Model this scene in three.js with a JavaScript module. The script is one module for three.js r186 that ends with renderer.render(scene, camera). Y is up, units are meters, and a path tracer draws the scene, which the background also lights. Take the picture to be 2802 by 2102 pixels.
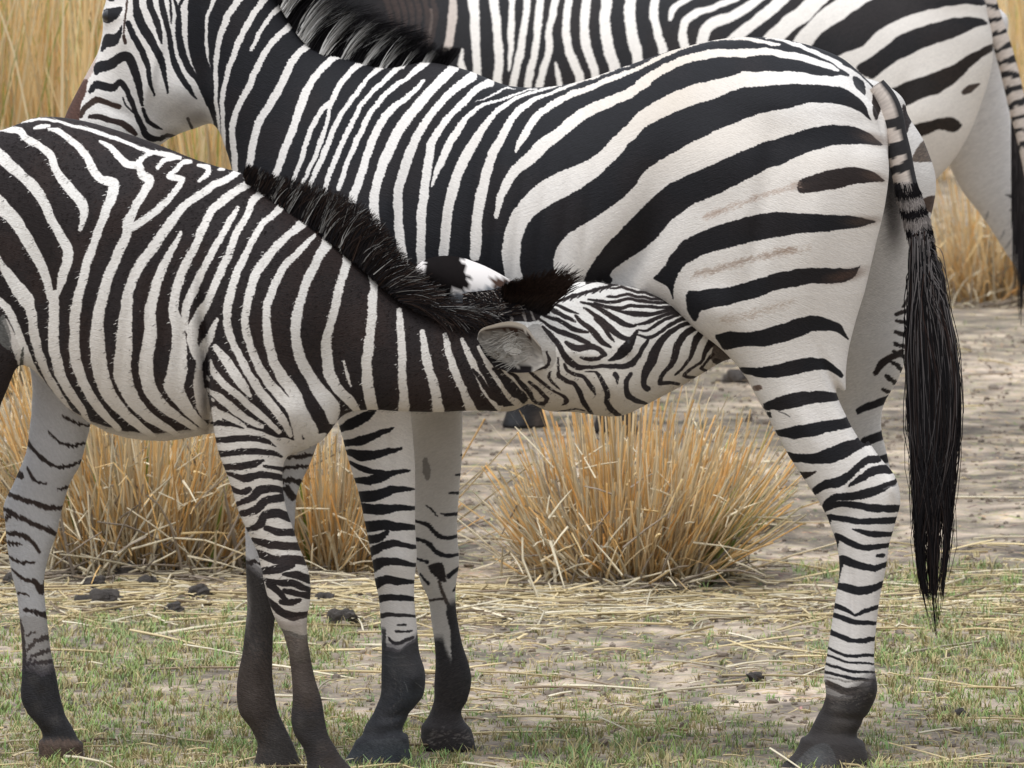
import * as THREE from 'three';
import { mergeGeometries } from 'three/addons/utils/BufferGeometryUtils.js';

// ---------- camera, sky, sun, exposure ----------
const FOCAL = 22230, DIST = 15, EYE = 1.7, PITCH = Math.atan(1493 / FOCAL);
const scene = new THREE.Scene();
const camera = new THREE.PerspectiveCamera(THREE.MathUtils.radToDeg(2 * Math.atan(1051 / FOCAL)), 1024 / 768, 0.5, 400);
camera.position.set(0, EYE, DIST);
camera.rotation.x = -PITCH;
camera.focus = 14.85;
camera.userData.fStop = 22;
camera.updateMatrixWorld(true);

const SUN_DIR = new THREE.Vector3(-0.30, 1.0, 0.42).normalize();
{
  // an overcast, bright sky: luminance rises to the zenith and round the veiled sun
  const W = 256, H = 128, d = new Float32Array(W * H * 4);
  for (let j = 0; j < H; j++) for (let i = 0; i < W; i++) {
    const el = ((j + 0.5) / H - 0.5) * Math.PI, az = ((i + 0.5) / W - 0.5) * 2 * Math.PI;
    const y = Math.sin(el), x = Math.cos(az) * Math.cos(el), z = Math.sin(az) * Math.cos(el);
    const c = Math.max(0, x * SUN_DIR.x + y * SUN_DIR.y + z * SUN_DIR.z);
    const up = Math.max(0, y), L = y < 0 ? 0.30 : 0.40 * (1 + 1.6 * up) + 0.6 * Math.pow(c, 6);
    const o = (j * W + i) * 4;
    d[o] = L * 0.95; d[o + 1] = L * 1.0; d[o + 2] = L * 1.085; d[o + 3] = 1;
  }
  const t = new THREE.DataTexture(d, W, H, THREE.RGBAFormat, THREE.FloatType);
  t.mapping = THREE.EquirectangularReflectionMapping; t.magFilter = t.minFilter = THREE.LinearFilter; t.needsUpdate = true;
  scene.background = t; scene.environment = t;
}
const sun = new THREE.DirectionalLight(new THREE.Color(1.0, 0.975, 0.94), 1.15);
sun.position.copy(SUN_DIR).multiplyScalar(30); sun.castShadow = true; sun.shadow.radius = 36;
sun.shadow.mapSize.set(2048, 2048);
Object.assign(sun.shadow.camera, { left: -8, right: 8, top: 8, bottom: -14, near: 1, far: 80 });
scene.add(sun, sun.target);
const renderer = new THREE.WebGLRenderer({ antialias: true });
renderer.toneMapping = THREE.LinearToneMapping;
renderer.toneMappingExposure = 1.27;
renderer.shadowMap.enabled = true;

// ---------- small helpers ----------
let seedState = 1;
const seed = (s) => { seedState = s >>> 0; };
const rnd = () => { seedState = (seedState + 0x6d2b79f5) >>> 0; let t = seedState; t = Math.imul(t ^ (t >>> 15), t | 1); t ^= t + Math.imul(t ^ (t >>> 7), t | 61); return ((t ^ (t >>> 14)) >>> 0) / 4294967296; };
const rr = (a, b) => a + (b - a) * rnd();
const gauss = () => (rnd() + rnd() + rnd() + rnd() - 2) * 1.0;
const lerp = (a, b, t) => a + (b - a) * t, clamp = (x, a, b) => Math.min(b, Math.max(a, x)), sstep = (a, b, x) => { const t = clamp((x - a) / (b - a), 0, 1); return t * t * (3 - 2 * t); };
const hash2 = (x, y) => { let h = Math.imul(x, 374761393) + Math.imul(y, 668265263); h = Math.imul(h ^ (h >>> 13), 1274126177); return ((h ^ (h >>> 16)) >>> 0) / 4294967296; };
function noise2(x, y) {
  const xi = Math.floor(x), yi = Math.floor(y), fx = x - xi, fy = y - yi, u = fx * fx * (3 - 2 * fx), v = fy * fy * (3 - 2 * fy);
  return lerp(lerp(hash2(xi, yi), hash2(xi + 1, yi), u), lerp(hash2(xi, yi + 1), hash2(xi + 1, yi + 1), u), v) * 2 - 1;
}
const fbm = (x, y, n = 4) => { let s = 0, a = 0.5; for (let i = 0; i < n; i++) { s += a * noise2(x, y); x = x * 2.03 + 17.1; y = y * 2.03 + 5.7; a *= 0.5; } return s; };
const lin = (c) => (c <= 0.04045 ? c / 12.92 : Math.pow((c + 0.055) / 1.055, 2.4));
const rgb = (r, g, b) => [lin(r / 255), lin(g / 255), lin(b / 255)];

// A point on the vertical plane z, from where it stands in a 2802 x 2102 plate of the place (the plate is only a drawing board).
const CP = Math.cos(PITCH), SP = Math.sin(PITCH);
function at(px, py, z) {
  const dx = (px - 1401) / FOCAL, dy = -(py - 1051) / FOCAL;
  const wy = dy * CP - SP, wz = -CP - dy * SP, t = (z - DIST) / wz;
  return [dx * t, EYE + wy * t, z];
}
const groundAt = (px, py) => { const dx = (px - 1401) / FOCAL, dy = -(py - 1051) / FOCAL, wy = dy * CP - SP, wz = -CP - dy * SP, t = -EYE / wy; return [dx * t, 0, DIST + wz * t]; };
const used = {};
function numbered(n) { used[n] = (used[n] ?? -1) + 1; return used[n] ? n + '_' + String(used[n]).padStart(3, '0') : n; }
function tag(o, label, category, group) { o.userData.label = label; o.userData.category = category; if (group) o.userData.group = group; return o; }
function mesh(name, geo, mat, parent) { const m = new THREE.Mesh(geo, mat); m.name = parent === scene ? numbered(name) : name; m.castShadow = m.receiveShadow = true; parent.add(m); return m; }
function thing(name, label, category, pos, group) { const g = new THREE.Group(); g.name = numbered(name); g.position.set(...pos); tag(g, label, category, group); scene.add(g); return g; }

// ---------- bodies: lofted limbs joined into one smooth field ----------
// A loft is a row of cross-sections; each runs from a front (or top) edge A to a back (or lower) edge B in the plane z, with half-width k * |AB| / 2.
function loft(rows, opt = {}) {
  const S = rows.map(([ax, ay, bx, by, z, k]) => { const a = at(ax, ay, z), b = at(bx, by, z); return { ax: a[0], ay: a[1], bx: b[0], by: b[1], z, k }; });
  for (let i = 0; i < S.length; i++) {
    const s = S[i], n = S[Math.min(i + 1, S.length - 1)], p = S[Math.max(i - 1, 0)];
    s.cx = (s.ax + s.bx) / 2; s.cy = (s.ay + s.by) / 2;
    const dx = s.bx - s.ax, dy = s.by - s.ay, l = Math.hypot(dx, dy);
    s.nx = -dy / l; s.ny = dx / l;
    const fx = (n.ax + n.bx - p.ax - p.bx), fy = (n.ay + n.by - p.ay - p.by);
    if (s.nx * fx + s.ny * fy < 0) { s.nx *= -1; s.ny *= -1; }
  }
  const xs = S.flatMap((s) => [s.ax, s.bx]), ys = S.flatMap((s) => [s.ay, s.by]);
  return { S, far: !!opt.far, cap0: opt.cap0 ?? 0.5, cap1: opt.cap1 ?? 0.5, e: opt.e ?? 2, smooth: opt.smooth ?? 0.03, box: [Math.min(...xs) - 0.25, Math.max(...xs) + 0.25, Math.min(...ys) - 0.25, Math.max(...ys) + 0.25] };
}
const cr = (a, b, c, d, t) => 0.5 * (2 * b + (c - a) * t + (2 * a - 5 * b + 4 * c - d) * t * t + (3 * b - a - 3 * c + d) * t * t * t);
const col = { q: 0, w: 0, z: 0, s: 0 };
// For a column (x, y): the in-plane part of the section's equation, and the half-width there.
function column(L, x, y) {
  const S = L.S, n = S.length;
  if (x < L.box[0] || x > L.box[1] || y < L.box[2] || y > L.box[3]) { col.q = 99; return false; }
  let best = 1e9;
  const use = (ax, ay, bx, by, z, k, v) => {
    const dx = bx - ax, dy = by - ay, l = Math.hypot(dx, dy), r = l / 2, u = ((x - (ax + bx) / 2) * dx + (y - (ay + by) / 2) * dy) / l / r;
    const q = u * u + v * v;
    if (q < best) { best = q; col.q = q; col.w = k * r; col.z = z; col.s = Math.min(r, k * r); }
  };
  let dPrev = (x - S[0].cx) * S[0].nx + (y - S[0].cy) * S[0].ny;
  if (dPrev < 0) { const s = S[0], r = Math.hypot(s.bx - s.ax, s.by - s.ay) / 2; use(s.ax, s.ay, s.bx, s.by, s.z, s.k, -dPrev / (r * L.cap0)); }
  for (let i = 0; i < n - 1; i++) {
    const b = S[i + 1], d1 = (x - b.cx) * b.nx + (y - b.cy) * b.ny;
    if (dPrev >= 0 && d1 <= 0) {
      const t = dPrev / (dPrev - d1 + 1e-9), p0 = S[Math.max(0, i - 1)], p1 = S[i], p3 = S[Math.min(n - 1, i + 2)];
      use(cr(p0.ax, p1.ax, b.ax, p3.ax, t), cr(p0.ay, p1.ay, b.ay, p3.ay, t), cr(p0.bx, p1.bx, b.bx, p3.bx, t), cr(p0.by, p1.by, b.by, p3.by, t), cr(p0.z, p1.z, b.z, p3.z, t), cr(p0.k, p1.k, b.k, p3.k, t), 0);
    }
    dPrev = d1;
  }
  if (dPrev > 0) { const s = S[n - 1], r = Math.hypot(s.bx - s.ax, s.by - s.ay) / 2; use(s.ax, s.ay, s.bx, s.by, s.z, s.k, dPrev / (r * L.cap1)); }
  return best < 60;
}
const smin = (a, b, k) => { const h = Math.max(k - Math.abs(a - b), 0) / k; return Math.min(a, b) - h * h * k * 0.25; };
const sect = (q, w, zc, s, z) => { const v = (z - zc) / w; return (Math.sqrt(q + v * v) - 1) * s; };
function field(lofts, x, y, z, filter) {
  let f = 1;
  for (const L of lofts) { if (filter && !filter(L)) continue; if (column(L, x, y)) f = smin(f, sect(col.q, col.w, col.z, col.s, z), L.smooth); }
  return f;
}
// Where the line of sight through a plate point meets the hide; falls back to the nearest approach.
function hide(lofts, px, py, z1, z0, filter) {
  let zp = z1, best = 1e9, zb = (z0 + z1) / 2;
  for (let i = 0; i <= 60; i++) {
    const z = lerp(z1, z0, i / 60), p = at(px, py, z), f = field(lofts, p[0], p[1], z, filter);
    if (f < 0) { let a = zp, b = z; for (let j = 0; j < 6; j++) { const m = (a + b) / 2, q = at(px, py, m); if (field(lofts, q[0], q[1], m, filter) < 0) b = m; else a = m; } return b; }
    if (f < best) { best = f; zb = z; }
    zp = z;
  }
  return zb;
}
// Surface nets over the joined field: one continuous skin, with the field's own gradient as normals.
function skin(lofts, box, h, bumps) {
  const [x0, x1, y0, y1, z0, z1] = box, nx = Math.ceil((x1 - x0) / h) + 1, ny = Math.ceil((y1 - y0) / h) + 1, nz = Math.ceil((z1 - z0) / h) + 1;
  const F = new Float32Array(nx * ny * nz).fill(1), far = new Uint8Array(nx * ny * nz);
  const I = (i, j, k) => (i * ny + j) * nz + k;
  const C = lofts.map(() => ({}));
  for (let i = 0; i < nx; i++) for (let j = 0; j < ny; j++) {
    const x = x0 + i * h, y = y0 + j * h, act = [];
    for (const L of lofts) if (column(L, x, y)) act.push([col.q, col.w, col.z, col.s, L.smooth, L.far]);
    if (!act.length) continue;
    for (let k = 0; k < nz; k++) {
      const z = z0 + k * h; let f = 1, m = 1e9, fr = 0;
      for (const a of act) { const v = sect(a[0], a[1], a[2], a[3], z); if (v < m) { m = v; fr = a[5] ? 1 : 0; } f = smin(f, v, a[4]); }
      if (bumps && f < 0.08) f += bumps(x, y, z);
      F[I(i, j, k)] = f; far[I(i, j, k)] = fr;
    }
  }
  const id = new Int32Array(nx * ny * nz).fill(-1), pos = [], nor = [], vf = [];
  const g = (i, j, k) => F[I(clamp(i, 0, nx - 1), clamp(j, 0, ny - 1), clamp(k, 0, nz - 1))];
  const E = [[0,0,0,1,0,0],[0,1,0,1,1,0],[0,0,1,1,0,1],[0,1,1,1,1,1],[0,0,0,0,1,0],[1,0,0,1,1,0],[0,0,1,0,1,1],[1,0,1,1,1,1],[0,0,0,0,0,1],[1,0,0,1,0,1],[0,1,0,0,1,1],[1,1,0,1,1,1]];
  for (let i = 0; i < nx - 1; i++) for (let j = 0; j < ny - 1; j++) for (let k = 0; k < nz - 1; k++) {
    let neg = 0; for (let a = 0; a < 8; a++) if (F[I(i + (a & 1), j + ((a >> 1) & 1), k + (a >> 2))] < 0) neg++;
    if (neg === 0 || neg === 8) continue;
    let sx = 0, sy = 0, sz = 0, c = 0;
    for (const e of E) { const a = F[I(i + e[0], j + e[1], k + e[2])], b = F[I(i + e[3], j + e[4], k + e[5])]; if ((a < 0) !== (b < 0)) { const t = a / (a - b); sx += lerp(e[0], e[3], t); sy += lerp(e[1], e[4], t); sz += lerp(e[2], e[5], t); c++; } }
    sx /= c; sy /= c; sz /= c;
    id[I(i, j, k)] = pos.length / 3; pos.push(x0 + (i + sx) * h, y0 + (j + sy) * h, z0 + (k + sz) * h);
    const tri = (a, b, cc) => { let s = 0; for (let o = 0; o < 8; o++) { const ox = o & 1, oy = (o >> 1) & 1, oz = o >> 2; s += g(i + ox + a, j + oy + b, k + oz + cc) * (ox ? sx : 1 - sx) * (oy ? sy : 1 - sy) * (oz ? sz : 1 - sz); } return s; };
    const gx = tri(1, 0, 0) - tri(-1, 0, 0), gy = tri(0, 1, 0) - tri(0, -1, 0), gz = tri(0, 0, 1) - tri(0, 0, -1), l = Math.hypot(gx, gy, gz) || 1;
    nor.push(gx / l, gy / l, gz / l); vf.push(far[I(i + (sx > 0.5 ? 1 : 0), j + (sy > 0.5 ? 1 : 0), k + (sz > 0.5 ? 1 : 0))]);
  }
  const near = [], farI = [];
  const quad = (a, b, c, d, flip) => { if (a < 0 || b < 0 || c < 0 || d < 0) return; const T = vf[a] + vf[b] + vf[c] + vf[d] > 2 ? farI : near; if (flip) T.push(a, c, b, a, d, c); else T.push(a, b, c, a, c, d); };
  for (let i = 1; i < nx - 1; i++) for (let j = 1; j < ny - 1; j++) for (let k = 1; k < nz - 1; k++) {
    const f = F[I(i, j, k)] < 0;
    if (f !== F[I(i + 1, j, k)] < 0) quad(id[I(i, j - 1, k - 1)], id[I(i, j, k - 1)], id[I(i, j, k)], id[I(i, j - 1, k)], !f);
    if (f !== F[I(i, j + 1, k)] < 0) quad(id[I(i - 1, j, k - 1)], id[I(i - 1, j, k)], id[I(i, j, k)], id[I(i, j, k - 1)], !f);
    if (f !== F[I(i, j, k + 1)] < 0) quad(id[I(i - 1, j - 1, k)], id[I(i, j - 1, k)], id[I(i, j, k)], id[I(i - 1, j, k)], !f);
  }
  const geo = new THREE.BufferGeometry(), uv = new Float32Array(pos.length / 3 * 2);
  for (let v = 0; v < pos.length / 3; v++) { uv[2 * v] = (pos[3 * v] - x0) / (x1 - x0); uv[2 * v + 1] = (pos[3 * v + 1] - y0) / (y1 - y0); }
  geo.setAttribute('position', new THREE.Float32BufferAttribute(pos, 3)); geo.setAttribute('normal', new THREE.Float32BufferAttribute(nor, 3)); geo.setAttribute('uv', new THREE.BufferAttribute(uv, 2));
  geo.setIndex(near.concat(farI)); geo.addGroup(0, near.length, 0); geo.addGroup(near.length, farI.length, 1);
  return geo;
}
// ---------- the three bodies ----------
const legRows = (z, rows) => rows.map(([a, b, c, d, k, dz]) => [a, b, c, d, z + (dz ?? 0), k]);
const mare = { lofts: [
  loft([[2425, 258, 2370, 690, 0, .42], [2300, 157, 2260, 800, 0, .74], [2150, 109, 2110, 840, 0, .82], [2000, 104, 1960, 850, 0, .84], [1850, 135, 1810, 860, 0, .84], [1700, 185, 1660, 925, 0, .86], [1550, 231, 1500, 1000, 0, .86], [1400, 236, 1330, 1050, 0, .84], [1270, 190, 1150, 1085, 0, .74], [1165, 168, 930, 1070, -.01, .62], [1060, 182, 770, 960, -.02, .54], [960, 164, 690, 720, -.03, .5], [870, 127, 640, 510, -.045, .5], [800, 58, 611, 392, -.06, .52], [745, -30, 586, 325, -.08, .54], [700, -130, 560, 200, -.10, .55], [640, -220, 520, 60, -.12, .55]], { smooth: .06, cap0: .12 }),
  loft([[360, -190, 600, -60, -.12, .62], [300, -70, 615, 90, -.12, .78], [285, 40, 608, 235, -.12, .82], [272, 130, 575, 326, -.12, .74], [243, 190, 480, 371, -.12, .66], [208, 255, 430, 403, -.12, .66], [178, 318, 375, 440, -.12, .7], [155, 385, 315, 480, -.12, .78], [150, 450, 265, 512, -.12, .85]], { smooth: .03, cap0: .6, cap1: .6 }),
  loft(legRows(.13, [[2110, 300, 2395, 330, .42], [1990, 420, 2430, 440, .62], [1900, 570, 2424, 545, .64], [1858, 700, 2398, 660, .6], [1858, 800, 2366, 800, .56], [1921, 895, 2336, 900, .56], [1985, 965, 2318, 985, .58], [2046, 1040, 2316, 1075, .6], [2100, 1137, 2342, 1135, .6], [2160, 1250, 2390, 1225, .58], [2215, 1335, 2440, 1300, .56], [2256, 1400, 2462, 1370, .56], [2274, 1445, 2448, 1440, .6], [2290, 1490, 2433, 1492, .66], [2297, 1560, 2424, 1560, .7], [2288, 1622, 2410, 1622, .7], [2275, 1712, 2393, 1712, .72], [2264, 1785, 2388, 1780, .74], [2255, 1850, 2392, 1850, .76], [2260, 1902, 2392, 1905, .76], [2246, 1945, 2380, 1945, .76], [2226, 1980, 2356, 1985, .78], [2212, 2008, 2344, 2014, .8], [2194, 2028, 2358, 2032, .88], [2178, 2066, 2367, 2062, .84], [2138, 2104, 2374, 2104, .76]]), { cap1: .03, smooth: .09 }),
  loft(legRows(-.12, [[2150, 280, 2480, 300, .6], [2140, 370, 2528, 385, .62], [2110, 490, 2561, 490, .6], [2100, 600, 2546, 600, .58], [2120, 700, 2512, 720, .56], [2180, 850, 2490, 850, .54], [2230, 950, 2486, 950, .56], [2270, 1040, 2462, 1030, .6], [2285, 1110, 2420, 1105, .62], [2290, 1180, 2412, 1170, .62], [2300, 1250, 2429, 1250, .6], [2315, 1330, 2440, 1320, .58], [2318, 1420, 2430, 1420, .6], [2318, 1500, 2412, 1500, .7], [2310, 1600, 2398, 1600, .7], [2290, 1712, 2376, 1712, .7], [2275, 1790, 2372, 1790, .74], [2268, 1860, 2376, 1860, .76], [2262, 1910, 2370, 1910, .76], [2236, 1960, 2345, 1960, .78], [2212, 2010, 2345, 2010, .8], [2190, 2057, 2355, 2057, .76]]), { far: true, cap1: .03 }),
  loft(legRows(.12, [[950, 850, 1190, 850, .5, -.02], [915, 1000, 1140, 1000, .55], [915, 1110, 1124, 1105, .58], [936, 1195, 1129, 1185, .62], [957, 1272, 1135, 1265, .66], [980, 1345, 1136, 1340, .7], [1000, 1440, 1136, 1430, .74], [1016, 1522, 1139, 1515, .78], [1028, 1580, 1134, 1575, .78], [1037, 1642, 1134, 1645, .76], [1042, 1720, 1141, 1715, .72], [1044, 1780, 1147, 1780, .72], [1043, 1845, 1161, 1850, .74], [1041, 1902, 1158, 1905, .74], [1022, 1950, 1130, 1942, .76], [1000, 1985, 1112, 1970, .8], [990, 2016, 1101, 2000, .8], [974, 2032, 1112, 2020, .86], [962, 2062, 1114, 2050, .84], [936, 2101, 1124, 2098, .78]]), { cap1: .03, smooth: .05 }),
  loft(legRows(-.12, [[1060, 850, 1300, 850, .5], [1100, 1000, 1280, 1000, .55], [1110, 1132, 1267, 1132, .6], [1115, 1240, 1265, 1240, .64], [1120, 1340, 1257, 1340, .7], [1125, 1440, 1251, 1450, .74], [1135, 1530, 1256, 1540, .78], [1152, 1597, 1248, 1600, .78], [1172, 1640, 1247, 1645, .76], [1180, 1700, 1253, 1700, .76], [1189, 1765, 1266, 1765, .74], [1191, 1820, 1285, 1825, .74], [1188, 1870, 1290, 1867, .74], [1187, 1915, 1278, 1920, .76], [1178, 1947, 1263, 1945, .8], [1168, 1966, 1268, 1970, .82], [1156, 1984, 1284, 1992, .88], [1155, 2014, 1292, 2022, .84], [1150, 2060, 1297, 2058, .78]]), { far: true, cap1: .03 }),
  loft(legRows(.12, [[974, 2022, 1116, 2008, .86], [962, 2050, 1120, 2038, .88], [932, 2102, 1128, 2099, .82]]), { cap0: .06, cap1: .03, smooth: .006 }),
  loft(legRows(.13, [[2192, 2020, 2362, 2024, .9], [2174, 2060, 2371, 2056, .88], [2132, 2105, 2379, 2105, .8]]), { cap0: .06, cap1: .03, smooth: .006 }),
  loft(legRows(-.12, [[1154, 1982, 1288, 1990, .9], [1153, 2014, 1296, 2020, .88], [1147, 2061, 1301, 2059, .82]]), { far: true, cap0: .06, cap1: .03, smooth: .006 }),
], z: [.36, -.36], px: [140, 2600, -320, 2125], far: true };
const foal = { lofts: [
  loft([[-330, 480, -330, 800, .14, .5], [-240, 395, -230, 880, .14, .52], [-110, 365, -120, 880, .155, .54], [0, 357, -15, 880, .17, .56], [100, 322, 85, 1000, .19, .56], [200, 326, 185, 1118, .21, .56], [320, 357, 305, 1187, .235, .56], [450, 403, 440, 1207, .265, .5], [570, 450, 560, 1192, .285, .43], [660, 480, 680, 1200, .3, .38], [740, 525, 790, 1238, .31, .4], [820, 575, 880, 1205, .31, .4], [900, 640, 940, 1137, .31, .42], [985, 712, 1005, 1122, .31, .46], [1070, 785, 1100, 1126, .305, .5], [1170, 832, 1190, 1128, .30, .56], [1290, 828, 1310, 1124, .295, .62], [1400, 805, 1440, 1130, .285, .66], [1500, 784, 1560, 1127, .265, .68], [1600, 771, 1690, 1137, .225, .66], [1720, 784, 1775, 1101, .175, .66], [1820, 817, 1855, 1062, .13, .7], [1900, 860, 1930, 1018, .095, .78], [1990, 895, 1993, 984, .07, .9], [2050, 915, 2050, 980, .06, .95]], { smooth: .035, cap0: .6, cap1: .6 }),
  loft(legRows(.37, [[590, 700, 820, 720, .34, -.01], [560, 840, 815, 860, .4], [552, 950, 808, 980, .42], [560, 1050, 795, 1090, .44], [578, 1155, 772, 1180, .48], [597, 1235, 763, 1235, .56], [628, 1320, 771, 1315, .62], [652, 1400, 782, 1385, .66], [680, 1462, 803, 1450, .7], [704, 1512, 822, 1505, .74], [716, 1560, 841, 1552, .76], [727, 1612, 850, 1605, .76], [738, 1655, 848, 1650, .76], [752, 1692, 841, 1690, .76], [775, 1735, 841, 1740, .8], [789, 1785, 849, 1790, .8], [798, 1860, 862, 1857, .78], [800, 1920, 880, 1915, .76], [796, 1970, 889, 1970, .76], [806, 2012, 898, 2010, .78], [828, 2045, 918, 2045, .82], [840, 2090, 942, 2080, .84], [832, 2139, 990, 2139, .76]]), { cap1: .03, smooth: .045 }),
  loft(legRows(.24, [[640, 1050, 890, 1050, .4], [660, 1150, 882, 1160, .44], [662, 1250, 856, 1250, .52], [665, 1350, 814, 1350, .62], [670, 1440, 806, 1440, .68], [672, 1530, 790, 1530, .72], [674, 1600, 772, 1600, .76], [676, 1660, 760, 1660, .76], [670, 1720, 749, 1720, .76], [662, 1790, 746, 1790, .76], [650, 1850, 746, 1850, .74], [647, 1905, 752, 1900, .74], [656, 1955, 762, 1950, .76], [685, 1993, 785, 2000, .8], [704, 2035, 806, 2045, .84], [697, 2080, 820, 2085, .84], [688, 2116, 832, 2116, .78]]), { far: true, cap1: .03 }),
  loft(legRows(.10, [[20, 850, 300, 900, .5], [70, 980, 258, 1080, .54], [88, 1060, 246, 1165, .58], [86, 1130, 236, 1210, .6], [70, 1240, 218, 1275, .6], [38, 1320, 190, 1325, .58], [9, 1385, 168, 1402, .56], [14, 1430, 155, 1462, .62], [20, 1500, 137, 1510, .7], [32, 1572, 122, 1572, .76], [46, 1630, 122, 1630, .78], [55, 1715, 131, 1715, .76], [60, 1780, 139, 1780, .74], [59, 1850, 154, 1850, .74], [57, 1912, 166, 1912, .74], [76, 1955, 180, 1960, .78], [103, 1985, 200, 1995, .82], [117, 2016, 213, 2022, .82], [109, 2030, 224, 2034, .88], [109, 2058, 223, 2054, .84], [110, 2093, 228, 2093, .78]]), { far: true, cap1: .03 }),
  loft(legRows(.24, [[-330, 560, 0, 700, .44, -.04], [-310, 680, 18, 820, .44, -.02], [-270, 800, 30, 905, .44], [-225, 940, 50, 968, .46], [-195, 1050, 28, 1045, .5], [-185, 1150, -10, 1130, .56], [-190, 1300, -60, 1290, .58], [-225, 1420, -100, 1420, .6], [-220, 1600, -130, 1600, .74], [-220, 1850, -120, 1850, .74], [-205, 1950, -100, 1960, .76], [-170, 2040, -60, 2045, .82], [-165, 2118, -40, 2118, .78]]), { cap1: .03, smooth: .04 }),
  loft(legRows(.10, [[107, 2028, 226, 2032, .9], [107, 2060, 227, 2056, .86], [109, 2095, 231, 2095, .82]]), { far: true, cap0: .06, cap1: .03, smooth: .006 }),
], z: [.56, -.06], px: [-380, 2080, 280, 2160], far: true };
const BZ = -8.2;
const rear = { lofts: [
  loft(legRows(BZ, [[2718, 20, 2670, 250, .42], [2650, -40, 2600, 420, .82], [2500, -78, 2430, 480, .86], [2300, -88, 2250, 520, .86], [2050, -64, 2000, 560, .88], [1800, -34, 1760, 600, .88], [1500, -30, 1480, 620, .86], [1300, -52, 1250, 620, .76], [1160, -66, 1040, 560, .6], [1060, -130, 880, 400, .5], [960, -280, 770, 160, .5], [870, -420, 690, -80, .52], [790, -520, 640, -260, .52]]), { smooth: .05, cap0: .15 }),
  loft(legRows(BZ, [[820, -560, 680, -330, .7], [700, -560, 560, -330, .8], [560, -500, 480, -310, .75], [430, -420, 380, -270, .75], [350, -370, 310, -250, .85]]), { smooth: .03, cap0: .6, cap1: .6 }),
  loft(legRows(BZ + .14, [[2480, 0, 2700, 20, .6], [2430, 80, 2717, 110, .62], [2390, 200, 2709, 205, .6], [2350, 330, 2660, 335, .56], [2325, 450, 2594, 450, .56], [2300, 570, 2500, 560, .6], [2285, 690, 2420, 680, .6], [2275, 790, 2400, 780, .6], [2270, 900, 2350, 900, .7], [2262, 1050, 2335, 1050, .74], [2256, 1110, 2338, 1110, .78], [2235, 1160, 2340, 1160, .82], [2228, 1191, 2350, 1191, .78]]), { cap1: .03, smooth: .05 }),
  loft(legRows(BZ - .14, [[2520, 60, 2760, 60, .6], [2545, 220, 2750, 190, .6], [2575, 390, 2767, 330, .6], [2626, 512, 2786, 470, .6], [2692, 600, 2822, 560, .6], [2740, 673, 2855, 640, .6], [2790, 750, 2890, 700, .6], [2830, 820, 2895, 800, .66], [2836, 950, 2890, 950, .72], [2830, 1080, 2896, 1080, .76], [2812, 1140, 2905, 1140, .82], [2808, 1176, 2922, 1176, .78]]), { far: true, cap1: .03 }),
  loft(legRows(BZ + .12, [[1560, 450, 1800, 450, .5], [1600, 600, 1780, 600, .55], [1640, 800, 1750, 800, .66], [1650, 900, 1730, 900, .76], [1652, 1000, 1714, 1000, .74], [1645, 1080, 1725, 1080, .76], [1632, 1140, 1735, 1140, .84], [1615, 1190, 1750, 1190, .78]]), { cap1: .03, smooth: .05 }),
  loft(legRows(BZ - .12, [[1310, 450, 1560, 450, .5], [1340, 600, 1530, 600, .55], [1380, 800, 1500, 800, .66], [1392, 900, 1480, 900, .76], [1400, 1000, 1470, 1000, .74], [1395, 1080, 1482, 1080, .76], [1384, 1130, 1492, 1130, .84], [1370, 1178, 1506, 1178, .78]]), { far: true, cap1: .03 }),
], z: [BZ + .4, BZ - .4], px: [280, 2960, -640, 1210], far: true };
for (const a of [mare, foal, rear]) {
  const zc = (a.z[0] + a.z[1]) / 2, p = at(a.px[0], a.px[2], zc), q = at(a.px[1], a.px[3], zc);
  a.box = [p[0], q[0], Math.min(q[1], 0) - .0, p[1], a.z[1], a.z[0]];
  a.box[2] = -0.03;
}

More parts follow.
